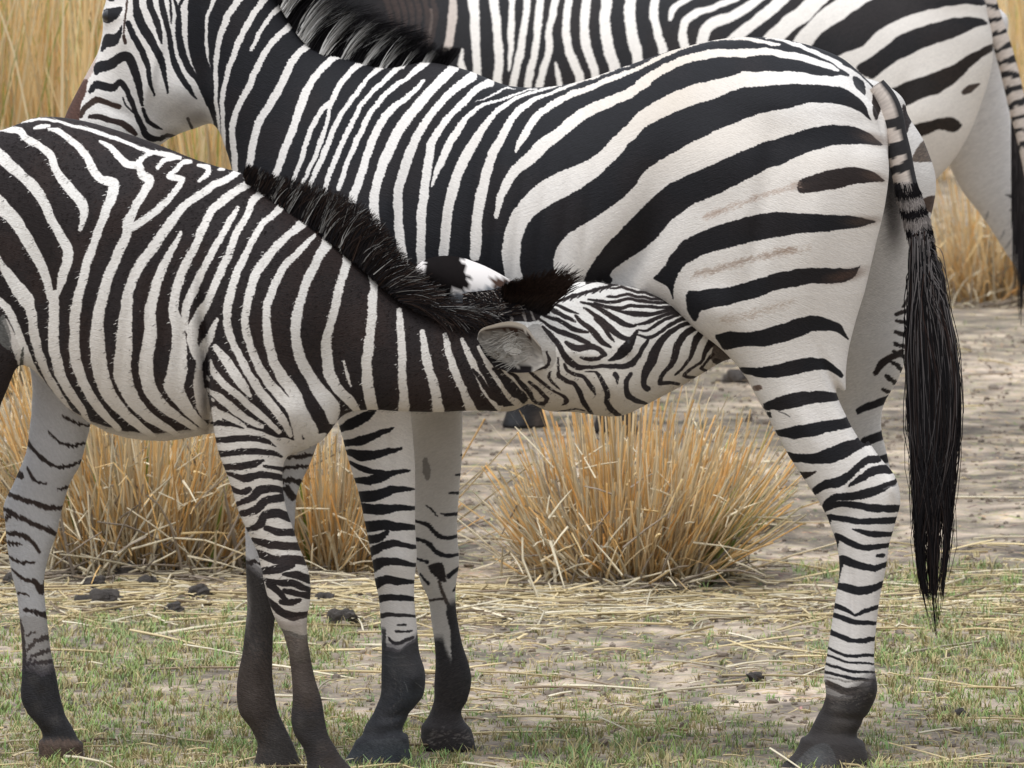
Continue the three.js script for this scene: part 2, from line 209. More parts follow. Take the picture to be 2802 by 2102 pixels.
// relief of muscle, bone and tendon: soft swellings (+) and grooves (-) on the flank that is seen
function relief(list) {
  const L = list.map(([x, y, rx, ry, a, ang, z]) => { const p = at(x, y, z); return { x: p[0], y: p[1], rx: rx / 1482, ry: ry / 1482, a, c: Math.cos(ang ?? 0), s: -Math.sin(ang ?? 0), z, k: (z < -5 ? 1.55 : 1) }; });
  return (x, y, z) => { let f = 0; for (const g of L) { if (z < g.z - .1) continue; const dx = x - g.x, dy = y - g.y; if (Math.abs(dx) + Math.abs(dy) > .5) continue; const u = (dx * g.c + dy * g.s) / g.rx / g.k, v = (-dx * g.s + dy * g.c) / g.ry / g.k, q = u * u + v * v; if (q < 9) f -= 1.35 * g.a * Math.exp(-q); } return f; };
}
mare.bumps = relief([
  [930, 640, 170, 210, .02, -.3, .15], [1110, 560, 40, 260, -.012, .25, .18], [880, 900, 130, 120, .014, 0, .15], [800, 420, 60, 220, .008, .5, .08], [700, 560, 40, 160, -.006, .4, .08],
  [1640, 780, 46, 170, -.03, .75, .18], [1760, 620, 60, 200, -.012, .35, .2], [1960, 420, 130, 120, .012, 0, .2], [2160, 300, 120, 70, .012, .3, .18], [2230, 620, 60, 220, .01, .1, .2], [2080, 600, 30, 240, -.008, .15, .2], [1960, 860, 80, 60, .012, .5, .2],
  [2320, 1130, 12, 120, -.012, -.45, .16], [2200, 1160, 34, 110, .007, -.45, .16], [2440, 1330, 16, 40, .006, -.2, .14], [2330, 1400, 22, 60, -.006, -.1, .16], [2300, 1360, 20, 40, .005, -.2, .16], [2330, 1640, 7, 170, -.006, -.02, .15], [2390, 1640, 10, 170, .004, -.02, .14],
  [1060, 1230, 16, 130, -.006, -.08, .16], [1085, 1545, 40, 40, .005, 0, .15], [1040, 1590, 14, 26, .004, 0, .15], [1108, 1700, 6, 90, -.005, -.02, .15], [1140, 1850, 18, 28, .006, 0, .15], [2385, 1885, 18, 30, .006, 0, .14], [2320, 1965, 50, 8, -.004, .1, .15], [1070, 1965, 50, 8, -.004, -.2, .15],
  [500, 250, 80, 60, .012, .3, -.05], [420, 190, 14, 120, .006, .25, -.05], [330, 110, 20, 70, .006, .1, -.05], [310, 300, 60, 14, -.004, .4, -.05], [306, 40, 34, 20, .006, 0, -.06],
  ...Array.from({ length: 7 }, (_, i) => [1220 + i * 62, 690 + i * 6, 13, 230, -.0035, .12, .2]),
]);
foal.bumps = relief([
  [690, 800, 120, 190, .018, -.25, .38], [560, 960, 16, 190, -.022, -.05, .38], [640, 1060, 60, 80, .01, 0, .4], [800, 1130, 60, 60, .012, 0, .4], [880, 1000, 60, 100, -.01, .2, .38], [300, 560, 140, 90, .008, .2, .3], [130, 800, 60, 200, -.02, -.3, .3],
  [775, 1570, 30, 40, .004, 0, .38], [840, 1900, 14, 30, .004, 0, .38], [815, 1750, 6, 90, -.004, -.1, .38], [1690, 1050, 70, 50, .012, .2, .22], [1600, 960, 70, 20, .006, .2, .25], [1712, 944, 26, 16, .009, .5, .2], [1712, 920, 36, 8, .005, .4, .2], [1640, 860, 60, 40, -.008, .3, .24], [1450, 1080, 40, 60, -.01, 0, .3],
  ...Array.from({ length: 6 }, (_, i) => [250 + i * 52, 860, 12, 190, -.003, .12, .32]),
]);
rear.bumps = relief([[2500, 330, 120, 100, .02, .3, -8], [2420, 420, 30, 160, -.02, .3, -8], [2200, 300, 50, 200, -.012, .3, -8]]);
// ---------- coats: stripes brushed on the hide, in the animal's own side elevation ----------
const DARK = [25, 25, 29], PALE = [228, 223, 217];
function coat(animal, W, filter, base) {
  const b = animal.box, H = Math.min(2048, Math.round(W * (b[3] - b[2]) / (b[1] - b[0]))), cv = document.createElement('canvas');
  cv.width = W; cv.height = H;
  const g = cv.getContext('2d'), css = (c) => `rgb(${c[0]},${c[1]},${c[2]})`;
  g.fillStyle = css(base); g.fillRect(0, 0, W, H);
  let ox = 0, oy = 0, sc = 2;
  const kx = W / (b[1] - b[0]), ky = H / (b[3] - b[2]);
  const put = (px, py) => { const z = hide(animal.lofts, px, py, animal.z[0], animal.z[1], filter), p = at(px, py, z); return [(p[0] - b[0]) * kx, (b[3] - p[1]) * ky, z]; };
  const smooth = (pts, closed) => {
    const P = []; for (let i = 0; i < pts.length; i += 2) P.push([ox + pts[i] / sc, oy + pts[i + 1] / sc, i / 2]);
    const n = P.length, out = []; if (n === 1) return [[...P[0]]];
    for (let i = 0; i < (closed ? n : n - 1); i++) {
      const a = closed ? P[(i + n - 1) % n] : P[Math.max(0, i - 1)], p = P[i], q = P[(i + 1) % n], d = closed ? P[(i + 2) % n] : P[Math.min(n - 1, i + 2)];
      const m = Math.max(1, Math.ceil(Math.hypot(q[0] - p[0], q[1] - p[1]) / 9));
      for (let j = 0; j < m; j++) { const t = j / m; out.push([lerp(cr(a[0], p[0], q[0], d[0], t), lerp(p[0], q[0], t), .3), lerp(cr(a[1], p[1], q[1], d[1], t), lerp(p[1], q[1], t), .3), i + t]); }
    }
    if (!closed) out.push([P[n - 1][0], P[n - 1][1], n - 1]);
    return out;
  };
  return {
    at(x, y, s = 2) { ox = x; oy = y; sc = s; },
    // a brushed stripe: colour, widths along it, then its points
    s(c, ws, pts, alpha = 1) {
      const L = smooth(pts), n = pts.length / 2 - 1 || 1;
      const wAt = (t) => { const f = t / n * (ws.length - 1), i = Math.min(ws.length - 2, Math.floor(f)); return ws.length < 2 ? ws[0] : lerp(ws[i], ws[i + 1], f - i); };
      const Q = L.map((p) => { const q = put(p[0], p[1]); return [q[0], q[1], Math.max(.6, wAt(p[2]) / sc / 2 * (DIST - q[2]) / FOCAL * kx)]; });
      g.fillStyle = css(c); g.globalAlpha = alpha;
      if (alpha < 1) { g.strokeStyle = css(c); g.lineCap = 'round'; for (let i = 1; i < Q.length; i++) { g.lineWidth = Q[i][2] * 2; g.beginPath(); g.moveTo(Q[i - 1][0], Q[i - 1][1]); g.lineTo(Q[i][0], Q[i][1]); g.stroke(); } g.globalAlpha = 1; return; }
      g.beginPath();
      for (let i = 0; i < Q.length; i++) {
        const a = Q[i], e = Q[i + 1] ?? a, m = Math.max(1, Math.ceil(Math.hypot(e[0] - a[0], e[1] - a[1]) / 1.5));
        for (let j = 0; j < m; j++) { const t = j / m, x = lerp(a[0], e[0], t), y = lerp(a[1], e[1], t), r = lerp(a[2], e[2], t); g.moveTo(x + r, y); g.arc(x, y, r, 0, 6.2832); }
      }
      g.fill(); g.globalAlpha = 1;
    },
    // a patch with the outline given
    p(c, pts, alpha = 1) {
      const Q = smooth(pts, true).map((p) => put(p[0], p[1]));
      g.fillStyle = css(c); g.globalAlpha = alpha; g.beginPath(); Q.forEach((q, i) => (i ? g.lineTo(q[0], q[1]) : g.moveTo(q[0], q[1]))); g.fill(); g.globalAlpha = 1;
    },
    // a soft-edged cloud of colour
    soft(c, x, y, rx, ry, alpha, turn = 0) {
      const q = put(ox + x / sc, oy + y / sc), k = (DIST - q[2]) / FOCAL * kx / sc; g.save(); g.translate(q[0], q[1]); g.rotate(turn); g.scale(rx * k, ry * k);
      const gr = g.createRadialGradient(0, 0, 0, 0, 0, 1); for (const [t, v] of [[0, 1], [.35, .8], [.7, .28], [1, 0]]) gr.addColorStop(t, `rgba(${c[0]},${c[1]},${c[2]},${alpha * v})`);
      g.fillStyle = gr; g.fillRect(-1, -1, 2, 2); g.restore();
    },
    // a patch whose edge breaks up gradually upwards over d plate pixels
    fade(c, pts, d, n = 9) { for (let i = n - 1; i >= 0; i--) { const Q = pts.map((v, j) => (j % 2 ? v - d * (i / n) ** 1.5 + 14 * noise2(pts[j - 1] * .03 + i * 7, i * 3.1) : v)); this.p(c, Q, i ? .24 : 1); } },
    // sparse short hairs of one colour along a line
    streaks(c, pts, w, n, alpha) { for (let i = 0; i < n; i++) { const t = rnd() * (pts.length / 2 - 1), k = Math.min(pts.length / 2 - 2, Math.floor(t)), f = t - k, x = lerp(pts[2 * k], pts[2 * k + 2], f), y = lerp(pts[2 * k + 1], pts[2 * k + 3], f) + gauss() * w * .6, a = Math.atan2(pts[2 * k + 3] - pts[2 * k + 1], pts[2 * k + 2] - pts[2 * k]) + rr(-.25, .25), l = rr(8, 26); this.s(c, [1.5, 3, 1], [x, y, x + l * .5 * Math.cos(a), y + l * .5 * Math.sin(a), x + l * Math.cos(a), y + l * Math.sin(a)], alpha); } },
    // hair: every texel looks a little way along the lie of the coat, so that edges break up into hair ends; then tone varies with dirt and sun-bleaching
    finish({ hair = 3, lie = [-.9, .45], freq = 1, dirt = () => null, brown = 0, seedAt = 0 }) {
      const im = g.getImageData(0, 0, W, H), s = im.data, out = new Uint8ClampedArray(s.length), px = (b[1] - b[0]) / W;
      const c0 = lie[0], s0 = lie[1];
      for (let y = 0; y < H; y++) for (let x = 0; x < W; x++) {
        const u = x * c0 + y * s0, v = -x * s0 + y * c0;
        const n = noise2(u * .07 * freq + seedAt, v * .42 * freq) * .6 + noise2(u * .16 * freq + 40, v * .9 * freq) * .4, n2 = noise2(x * .05 + 9, y * .05 + seedAt);
        const k = (typeof hair === 'function' ? hair(b[0] + x * px, b[3] - y * px) : hair) * (n + .12), sx = clamp(Math.round(x + k * c0 + n2 * 1.6), 0, W - 1), sy = clamp(Math.round(y + k * s0 + noise2(x * .06, y * .06 + 77) * 1.6), 0, H - 1);
        const sx2 = clamp(sx + 1, 0, W - 1), sy2 = clamp(sy + 1, 0, H - 1), a = (sy * W + sx) * 4, a2 = (sy * W + sx2) * 4, a3 = (sy2 * W + sx) * 4, o = (y * W + x) * 4;
        let r = (2 * s[a] + s[a2] + s[a3]) / 4, gg = (2 * s[a + 1] + s[a2 + 1] + s[a3 + 1]) / 4, bb = (2 * s[a + 2] + s[a2 + 2] + s[a3 + 2]) / 4;
        const l = (r + gg + bb) / 765, fine = noise2(u * .3, v * 1.6), m = 1 + fine * (l > .4 ? .05 : .2) + n * (l > .4 ? .03 : .1);
        r *= m; gg *= m; bb *= m;
        if (l < .35 && brown) { const w = brown * sstep(-.1, .5, noise2(x * .012 + 3, y * .012 + seedAt) + .4 * fine); r += 16 * w; gg += 8 * w; bb += 3 * w; }
        const d = dirt(b[0] + (x + .5) * px, b[3] - (y + .5) * px, l, x, y);
        if (d) { r = lerp(r, d[0], d[3]); gg = lerp(gg, d[1], d[3]); bb = lerp(bb, d[2], d[3]); }
        out[o] = r; out[o + 1] = gg; out[o + 2] = bb; out[o + 3] = 255;
      }
      im.data.set(out); g.putImageData(im, 0, 0);
      animal.ink ??= { d: out, W, H };
      const t = new THREE.CanvasTexture(cv); t.colorSpace = THREE.SRGBColorSpace; t.magFilter = THREE.LinearFilter; return t;
    },
  };
}
// fine relief of lying hair, shared by all coats
const furBump = (() => {
  const N = 1024, d = new Uint8Array(N * N * 4);
  for (let y = 0; y < N; y++) for (let x = 0; x < N; x++) {
    const u = (x * .94 + y * .34), v = (-x * .34 + y * .94), h = 128 + 60 * noise2(u * .05, v * .35) + 50 * noise2(u * .12 + 9, v * .9) + 34 * fbm(x * .012, y * .012, 3), o = (y * N + x) * 4;
    d[o] = d[o + 1] = d[o + 2] = clamp(h, 0, 255); d[o + 3] = 255;
  }
  const t = new THREE.DataTexture(d, N, N); t.wrapS = t.wrapT = THREE.MirroredRepeatWrapping; t.magFilter = THREE.LinearFilter; t.minFilter = THREE.LinearMipmapLinearFilter; t.generateMipmaps = true; t.needsUpdate = true; return t;
})();
function hideMaterial(map, relief, rep) {
  const bump = furBump.clone(); bump.repeat.set(rep, rep); bump.needsUpdate = true;
  return new THREE.MeshPhysicalMaterial({ map, roughness: .72, specularIntensity: .5, bumpMap: bump, bumpScale: relief, sheen: .12, sheenRoughness: .6, sheenColor: new THREE.Color(.6, .62, .68) });
}
// ---------- the mare's coat ----------
const W_ = PALE, K_ = DARK, BR = [58, 44, 38], TAN = [172, 150, 134];
const onNear = (L) => !L.far, onFar = (L) => L.far;
const mareNear = (() => {
  seed(101); const c = coat(mare, 2048, onNear, K_), s = c.s, p = c.p;
  // hind quarter: pale ground
  c.at(1696, 0);
  p(W_, [1388, 662, 1318, 612, 1208, 572, 1058, 559, 933, 586, 783, 616, 608, 682, 408, 772, 208, 888, 138, 945, 70, 1030, -40, 1130, -150, 1205, -270, 1275, -335, 1340, -365, 1420, -355, 1490, -320, 1560, -320, 1900, -200, 4240, 2000, 4240, 2000, 700, 1480, 620]);
  // band W2 round the croup
  p(W_, [-537, 1340, -517, 1260, -472, 1190, -392, 1130, -292, 1075, -192, 1020, -102, 950, -67, 915, -17, 870, 18, 830, 58, 780, 108, 735, 153, 690, 213, 655, 308, 612, 408, 573, 508, 543, 608, 505, 683, 480, 858, 465, 1008, 460, 1108, 466, 1208, 477, 1258, 500, 1308, 535, 1348, 588, 1400, 690, 1500, 700, 1420, 560, 1340, 520, 1284, 450, 1253, 415, 1208, 413, 1108, 418, 1000, 395, 858, 390, 758, 392, 683, 392, 608, 415, 508, 440, 408, 465, 308, 500, 213, 548, 148, 585, 83, 635, 33, 690, -32, 750, -67, 790, -112, 835, -167, 875, -242, 910, -337, 947, -440, 1005, -530, 1085, -592, 1170, -627, 1260, -642, 1350, -640, 1430, -615, 1560, -530, 1560, -545, 1440]);
  c.at(850, 0);
  // thigh bands
  c.at(1696, 0);
  p(K_, [-20, 1290, 80, 1190, 150, 1118, 220, 1050, 290, 1000, 360, 962, 440, 930, 550, 880, 680, 822, 800, 776, 908, 748, 1008, 710, 1108, 690, 1208, 685, 1308, 702, 1383, 742, 1440, 796, 1400, 797, 1308, 788, 1208, 792, 1108, 810, 1008, 842, 908, 892, 800, 930, 700, 980, 600, 1030, 500, 1080, 400, 1122, 300, 1192, 240, 1262, 190, 1320, 130, 1370, 60, 1420, -20, 1472, -55, 1515, -35, 1545, -120, 1640, -230, 1640, -190, 1530, -160, 1460, -110, 1390, -60, 1330]);
  c.soft([92, 74, 62], 1390, 762, 150, 50, .6, .3);
  p([34, 29, 29], [982, 990, 1100, 945, 1200, 922, 1300, 917, 1380, 938, 1452, 990, 1400, 1000, 1300, 1006, 1200, 1030, 1100, 1045, 980, 1056]);
  c.soft([92, 74, 62], 1400, 970, 110, 40, .55, .3); c.soft([80, 66, 58], 985, 1020, 70, 44, .4);
  c.streaks(TAN, [1000, 1010, 860, 1045, 720, 1095, 560, 1150, 470, 1190], 30, 420, .35);
  p(K_, [186, 1527, 240, 1470, 282, 1400, 340, 1330, 430, 1280, 550, 1230, 700, 1190, 850, 1165, 1000, 1167, 1150, 1176, 1300, 1186, 1402, 1218, 1300, 1246, 1150, 1265, 1000, 1276, 850, 1300, 700, 1330, 550, 1370, 450, 1400, 372, 1440, 332, 1480, 300, 1560, 292, 1640, 270, 1580, 235, 1552]);
  c.soft([84, 66, 54], 1330, 1212, 170, 44, .6);
  c.at(1696, 640);
  c.streaks([140, 118, 102], [400, 228, 550, 190, 700, 145, 850, 108, 960, 86], 30, 460, .35); c.streaks(TAN, [380, 232, 560, 186, 860, 106, 1040, 80], 44, 260, .3);
  p(K_, [362, 340, 380, 316, 450, 308, 600, 290, 750, 250, 850, 220, 950, 196, 1050, 186, 1150, 187, 1250, 192, 1310, 180, 1322, 172, 1285, 232, 1240, 262, 1150, 271, 1050, 272, 950, 291, 850, 312, 750, 350, 600, 386, 500, 402, 440, 420, 424, 456, 404, 476, 378, 440, 364, 395]);
  c.soft([88, 64, 52], 1240, 228, 170, 50, .65, -.2);
  c.streaks(TAN, [540, 470, 700, 452, 800, 420, 950, 370], 40, 300, .3);
  p(K_, [528, 552, 600, 535, 700, 541, 800, 520, 900, 486, 1000, 456, 1080, 450, 1150, 466, 1210, 502, 1246, 560, 1252, 584, 1205, 548, 1150, 531, 1080, 530, 1000, 556, 900, 592, 800, 616, 700, 615, 575, 632, 545, 600]);
  p(K_, [655, 735, 750, 735, 850, 720, 950, 691, 1050, 681, 1120, 686, 1172, 720, 1224, 774, 1215, 790, 1190, 780, 1140, 746, 1080, 746, 1000, 762, 900, 781, 800, 790, 690, 770]);
  p(K_, [788, 932, 850, 900, 950, 872, 1080, 860, 1170, 870, 1262, 902, 1262, 922, 1190, 916, 1100, 926, 1000, 942, 900, 962, 800, 966]);
  s([96, 78, 68], [40, 30], [745, 845, 765, 842], .7);
  s([40, 40, 42], [24, 14], [818, 985, 826, 1000]); s([60, 60, 62], [4, 6, 4], [870, 970, 905, 985, 932, 1002]);
  p(K_, [845, 1078, 950, 1056, 1050, 1036, 1150, 1021, 1295, 1008, 1318, 1052, 1160, 1082, 1060, 1112, 960, 1121, 868, 1108]);
  p(K_, [905, 1196, 1000, 1206, 1100, 1191, 1200, 1152, 1300, 1121, 1370, 1118, 1378, 1160, 1320, 1176, 1220, 1236, 1120, 1261, 1020, 1256, 930, 1244]);
  p([44, 36, 34], [980, 1304, 1040, 1306, 1080, 1298, 1050, 1330, 1010, 1342]);
  p(K_, [1058, 1392, 1120, 1350, 1200, 1330, 1280, 1280, 1340, 1226, 1430, 1212, 1430, 1248, 1350, 1266, 1280, 1330, 1210, 1386, 1130, 1396, 1072, 1430]);
  s(K_, [10, 44, 48, 44, 30], [1250, 1384, 1330, 1335, 1400, 1295, 1470, 1288, 1500, 1290]);
  s(K_, [20, 44, 52, 44, 38, 36, 22], [1515, 1345, 1440, 1390, 1370, 1418, 1280, 1440, 1190, 1440, 1135, 1475, 1114, 1520]);
  s([120, 120, 122], [6, 10, 8], [1440, 1400, 1480, 1380, 1510, 1370], .6);
  c.at(1696, 1272);
  s(K_, [36, 46, 38, 36, 34, 18], [1530, 240, 1420, 240, 1300, 226, 1200, 214, 1135, 238, 1108, 262]);
  s(K_, [36, 36, 34, 34, 38, 16], [1525, 305, 1400, 310, 1300, 311, 1200, 296, 1150, 290, 1142, 335]);
  s(K_, [24, 34, 28, 8], [1510, 378, 1400, 380, 1330, 370, 1275, 354]);
  s(K_, [30, 33, 32, 34, 38, 18], [1490, 438, 1400, 450, 1330, 455, 1260, 430, 1195, 396, 1184, 450]);
  s(K_, [24, 14], [1445, 498, 1410, 502]);
  s(K_, [30, 36, 42, 44, 46, 26, 10], [1465, 546, 1400, 565, 1330, 560, 1270, 540, 1222, 520, 1206, 562, 1196, 640]);
  s(K_, [36, 44, 46, 42, 32], [1440, 656, 1370, 682, 1300, 690, 1240, 676, 1180, 656]);
  s(K_, [24, 26, 10], [1410, 776, 1340, 802, 1288, 832]); s(K_, [32, 28, 12], [1170, 770, 1230, 792, 1284, 828]);
  s(K_, [22, 26, 28, 26], [1405, 866, 1330, 866, 1260, 856, 1165, 820]);
  s(K_, [24, 29, 27, 28], [1400, 946, 1330, 966, 1260, 960, 1150, 914]);
  s(K_, [16, 18, 16, 14], [1395, 1040, 1300, 1050, 1220, 1040, 1135, 1000]);
  s(K_, [10, 12, 16], [1395, 1088, 1250, 1082, 1125, 1040]); s(K_, [12, 16, 14], [1395, 1138, 1260, 1130, 1115, 1085]);
  s(K_, [14, 18, 16], [1390, 1180, 1290, 1172, 1110, 1130]); s([60, 54, 50], [30, 40, 60], [1130, 1190, 1240, 1240, 1390, 1240], .7);
  c.fade([44, 41, 41], [1060, 1270, 1180, 1290, 1260, 1290, 1330, 1230, 1430, 1190, 1430, 1720, 860, 1720, 980, 1480], 90); c.streaks([120, 112, 104], [1130, 1250, 1240, 1300, 1380, 1250], 90, 120, .4); c.soft([64, 58, 54], 1200, 1410, 60, 120, .6);
  p([78, 83, 87], [900, 1720, 985, 1610, 1060, 1540, 1140, 1530, 1185, 1610, 1160, 1720], .55); c.soft([96, 102, 106], 1080, 1610, 70, 90, .6); c.streaks([110, 106, 100], [960, 1640, 1100, 1600, 1300, 1640], 50, 70, .45);
  for (const [x, y, rx, ry, v] of [[1190, 1330, 60, 40, 86], [1250, 1400, 80, 90, 70], [1330, 1230, 60, 40, 80], [1340, 1330, 50, 40, 34], [1160, 1450, 60, 60, 62], [1290, 1470, 50, 60, 30]]) c.soft([v, v - 4, v - 8], x, y, rx, ry, .55);  // mottled fetlock and pastern; paler spots are joint highlights painted into the colour
  s([78, 72, 68], [10, 16, 12], [1130, 1215, 1230, 1250, 1330, 1240], .6); s([84, 78, 72], [8, 12, 10], [1125, 1160, 1240, 1185, 1380, 1180], .5); s([88, 82, 76], [8, 12, 8], [1135, 1265, 1220, 1290, 1300, 1275], .5);
  // croup, dock and the line of the back
  c.at(1250, 60, 4);
  s(W_, [8, 22, 26, 18, 6], [650, 735, 540, 730, 440, 770, 320, 830, 205, 882]);
  s(W_, [12, 18, 26, 30, 36, 44, 52, 64, 70, 70, 60, 20], [880, 728, 760, 752, 640, 800, 480, 858, 330, 892, 200, 962, 100, 1050, 20, 1160, -80, 1310, -160, 1500, -220, 1650, -270, 1800]);
  s(W_, [14, 24, 30, 36, 48, 58, 66, 80, 96, 106, 112, 114, 110, 108], [1140, 698, 980, 725, 860, 760, 700, 820, 560, 890, 450, 970, 380, 1040, 320, 1120, 230, 1255, 150, 1390, 60, 1560, -20, 1760, -100, 2100, -140, 2560]);
  s(W_, [8, 20, 28, 28, 30, 36, 40, 50, 70, 80, 86, 92, 98, 104, 112, 118, 120], [1900, 476, 1700, 540, 1500, 610, 1380, 645, 1240, 700, 1100, 755, 980, 805, 860, 845, 740, 925, 640, 1015, 560, 1130, 480, 1290, 400, 1440, 335, 1620, 300, 1780, 230, 2080, 200, 2560]);
  s(W_, [36, 40, 50, 55, 60, 60, 65, 75, 85, 85, 80, 66, 30], [2211, 400, 2000, 500, 1800, 590, 1600, 660, 1440, 740, 1260, 790, 1130, 860, 1000, 940, 880, 1030, 800, 1150, 740, 1250, 690, 1335, 650, 1420]);
  c.at(1750, 60, 4);
  s(W_, [40, 36, 20, 16, 16, 22, 34, 42, 40, 20], [180, 412, 300, 350, 450, 296, 620, 246, 800, 208, 1000, 187, 1150, 186, 1300, 206, 1450, 240, 1540, 255]);
  s(W_, [110, 100, 90, 90, 82, 84, 80, 96, 70, 72, 78, 74, 72, 50, 20], [0, 690, 150, 590, 300, 500, 450, 432, 600, 390, 800, 346, 1000, 345, 1150, 346, 1300, 326, 1450, 330, 1600, 360, 1800, 400, 2000, 460, 2140, 512, 2190, 525]);
  s(W_, [14, 26, 34, 36, 38], [1380, 176, 1500, 190, 1700, 240, 1900, 322, 2211, 468]);
  c.at(1250, 60, 4);
  s(W_, [100, 108, 116, 126, 134, 146, 136, 116, 104, 90, 70, 40], [2080, 660, 1850, 800, 1600, 905, 1350, 1030, 1100, 1240, 950, 1350, 800, 1500, 650, 1622, 560, 1740, 500, 1880, 460, 1990, 432, 2140]);
  c.at(2150, 60, 4);
  s(W_, [36, 40, 44, 50, 60, 90, 110], [0, 212, 200, 285, 450, 395, 620, 490, 800, 610, 900, 720, 960, 840]);
  p(W_, [690, 586, 740, 640, 760, 700, 830, 780, 880, 830, 900, 930, 960, 1060, 1010, 1140, 1100, 1100, 1160, 1000, 1120, 880, 1040, 790, 960, 720, 860, 640, 760, 560]);
  p(K_, [735, 590, 850, 645, 872, 720, 870, 806, 820, 762, 755, 690]);
  p([38, 31, 30], [962, 800, 1000, 785, 1045, 850, 1040, 960, 992, 1084, 962, 1000, 955, 900]);
  s(K_, [16, 22, 24, 28, 34, 44, 66, 60], [300, 250, 560, 380, 760, 500, 900, 640, 1020, 780, 1110, 900, 1190, 1060, 1230, 1180]);
  p(W_, [880, 590, 1060, 720, 1180, 850, 1260, 960, 1290, 1120, 1250, 1080, 1170, 930, 1080, 800, 960, 660]);
  // shoulder and neck
  c.at(850, 0);
  s(W_, [10, 26, 38, 42, 40, 34, 14], [900, 612, 852, 650, 810, 712, 770, 775, 740, 840, 722, 890, 706, 928]);
  s(W_, [44, 40, 36, 34, 36, 40, 46, 50, 52, 52, 54, 54, 50, 50], [985, 452, 920, 482, 860, 540, 800, 600, 740, 660, 700, 720, 662, 790, 650, 870, 640, 935, 626, 1010, 616, 1100, 606, 1200, 604, 1300, 606, 1440]);
  s(W_, [50, 46, 42, 40, 42, 46, 50, 54, 54, 50, 50, 52, 54, 56], [890, 418, 810, 472, 750, 525, 690, 590, 640, 655, 592, 735, 552, 820, 520, 905, 494, 990, 478, 1085, 480, 1200, 490, 1300, 504, 1400, 520, 1500]);
  s(W_, [40, 50, 52, 52, 54, 54, 56, 58, 56, 52, 50, 54, 54, 50], [795, 366, 765, 390, 715, 440, 655, 500, 600, 565, 540, 635, 492, 705, 450, 775, 410, 870, 374, 965, 352, 1060, 350, 1160, 368, 1260, 405, 1370]);
  s(W_, [18, 28, 34, 40, 44, 46, 46, 46, 46, 46, 40], [620, 440, 580, 490, 512, 545, 440, 602, 388, 670, 352, 740, 322, 820, 288, 920, 262, 1000, 240, 1060, 225, 1120]);
  s(W_, [50, 34, 28, 26, 28, 30, 32, 32, 30, 30, 26], [645, 325, 595, 372, 530, 430, 450, 482, 390, 540, 340, 602, 292, 690, 252, 775, 212, 865, 182, 945, 155, 1030]);
  c.at(0, 0);
  s(W_, [50, 30, 26, 26, 26, 28, 30, 30, 28, 26, 22, 18], [2200, 350, 2180, 370, 2110, 440, 2040, 502, 1982, 572, 1940, 652, 1892, 750, 1850, 840, 1810, 940, 1785, 1020, 1768, 1090, 1760, 1130]);
  s(W_, [50, 30, 26, 26, 26, 30, 32, 34, 32, 28, 24, 20], [2105, 345, 2078, 375, 2020, 425, 1960, 502, 1900, 578, 1850, 665, 1812, 750, 1778, 830, 1745, 910, 1715, 970, 1700, 1020, 1688, 1080]);
  s(W_, [60, 34, 32, 34, 32, 30], [1990, 325, 1955, 360, 1900, 415, 1855, 475, 1825, 540, 1800, 580]);
  s(W_, [26, 26, 30, 30, 30, 28, 22], [1810, 560, 1765, 598, 1728, 655, 1700, 720, 1670, 800, 1648, 885, 1590, 1020]);
  s(W_, [20, 22, 26, 28, 26, 22, 18], [1806, 570, 1800, 640, 1780, 705, 1750, 790, 1720, 870, 1682, 950, 1652, 1010]);
  s(W_, [60, 36, 40, 42, 44, 46, 46, 44, 42, 44, 40], [1875, 280, 1835, 310, 1780, 355, 1725, 420, 1682, 492, 1652, 570, 1622, 655, 1594, 735, 1562, 820, 1525, 915, 1498, 1000]);
  s(W_, [60, 36, 40, 44, 46, 46, 44, 44, 44, 42, 40], [1750, 200, 1715, 232, 1640, 285, 1592, 352, 1558, 425, 1518, 505, 1462, 592, 1420, 665, 1395, 745, 1376, 835, 1362, 950]);
  s(W_, [50, 34, 36, 38, 38, 38, 38, 34, 34, 34, 36, 36], [1630, 100, 1595, 135, 1528, 195, 1470, 262, 1420, 342, 1388, 415, 1358, 485, 1310, 572, 1284, 645, 1270, 725, 1278, 805, 1286, 930]);
  s(W_, [40, 26, 24, 24, 22, 14], [1560, 15, 1490, 82, 1420, 182, 1394, 235, 1380, 262, 1374, 274]);
  s(W_, [40, 38, 36, 34, 32, 28, 26, 24, 22, 22], [1490, -60, 1445, 0, 1380, 92, 1312, 222, 1262, 352, 1226, 482, 1216, 602, 1224, 702, 1228, 800, 1230, 850]);
  s(W_, [44, 40, 38, 32, 28, 24, 20, 18, 14], [1350, -60, 1308, 0, 1250, 84, 1202, 205, 1182, 350, 1182, 500, 1190, 620, 1202, 700, 1210, 760]);
  for (let i = 0; i < 9; i++) s(W_, [30, 30, 24], [1560 - i * 60, -60 - i * 40, 1480 - i * 50, -200 - i * 60, 1380 - i * 45, -420 - i * 60]);
  // the head: pale ground, dark lines
  p(W_, [1060, -640, 1062, 0, 1066, 250, 1092, 400, 1122, 520, 1152, 620, 1166, 700, 1000, 830, 700, 1000, 300, 1100, 200, 600, 280, -640]);
  c.at(0, 0, 3.157);
  s(W_, [36, 30, 28, 26, 24, 18], [1850, 0, 1795, 150, 1785, 350, 1802, 550, 1818, 700, 1826, 850]);
  s(K_, [40, 50, 54, 60, 50, 26], [1770, -60, 1740, 200, 1742, 400, 1790, 600, 1822, 760, 1830, 900]);
  s(K_, [50, 60, 60, 60, 60, 30], [1655, -60, 1650, 200, 1655, 400, 1702, 580, 1780, 720, 1815, 910]);
  s(K_, [36, 56, 60, 50, 50, 40], [1540, 70, 1546, 300, 1582, 480, 1652, 620, 1732, 722, 1802, 900]); s(K_, [24, 28], [1500, -20, 1545, 90]); s(K_, [24, 28], [1580, -20, 1545, 90]);
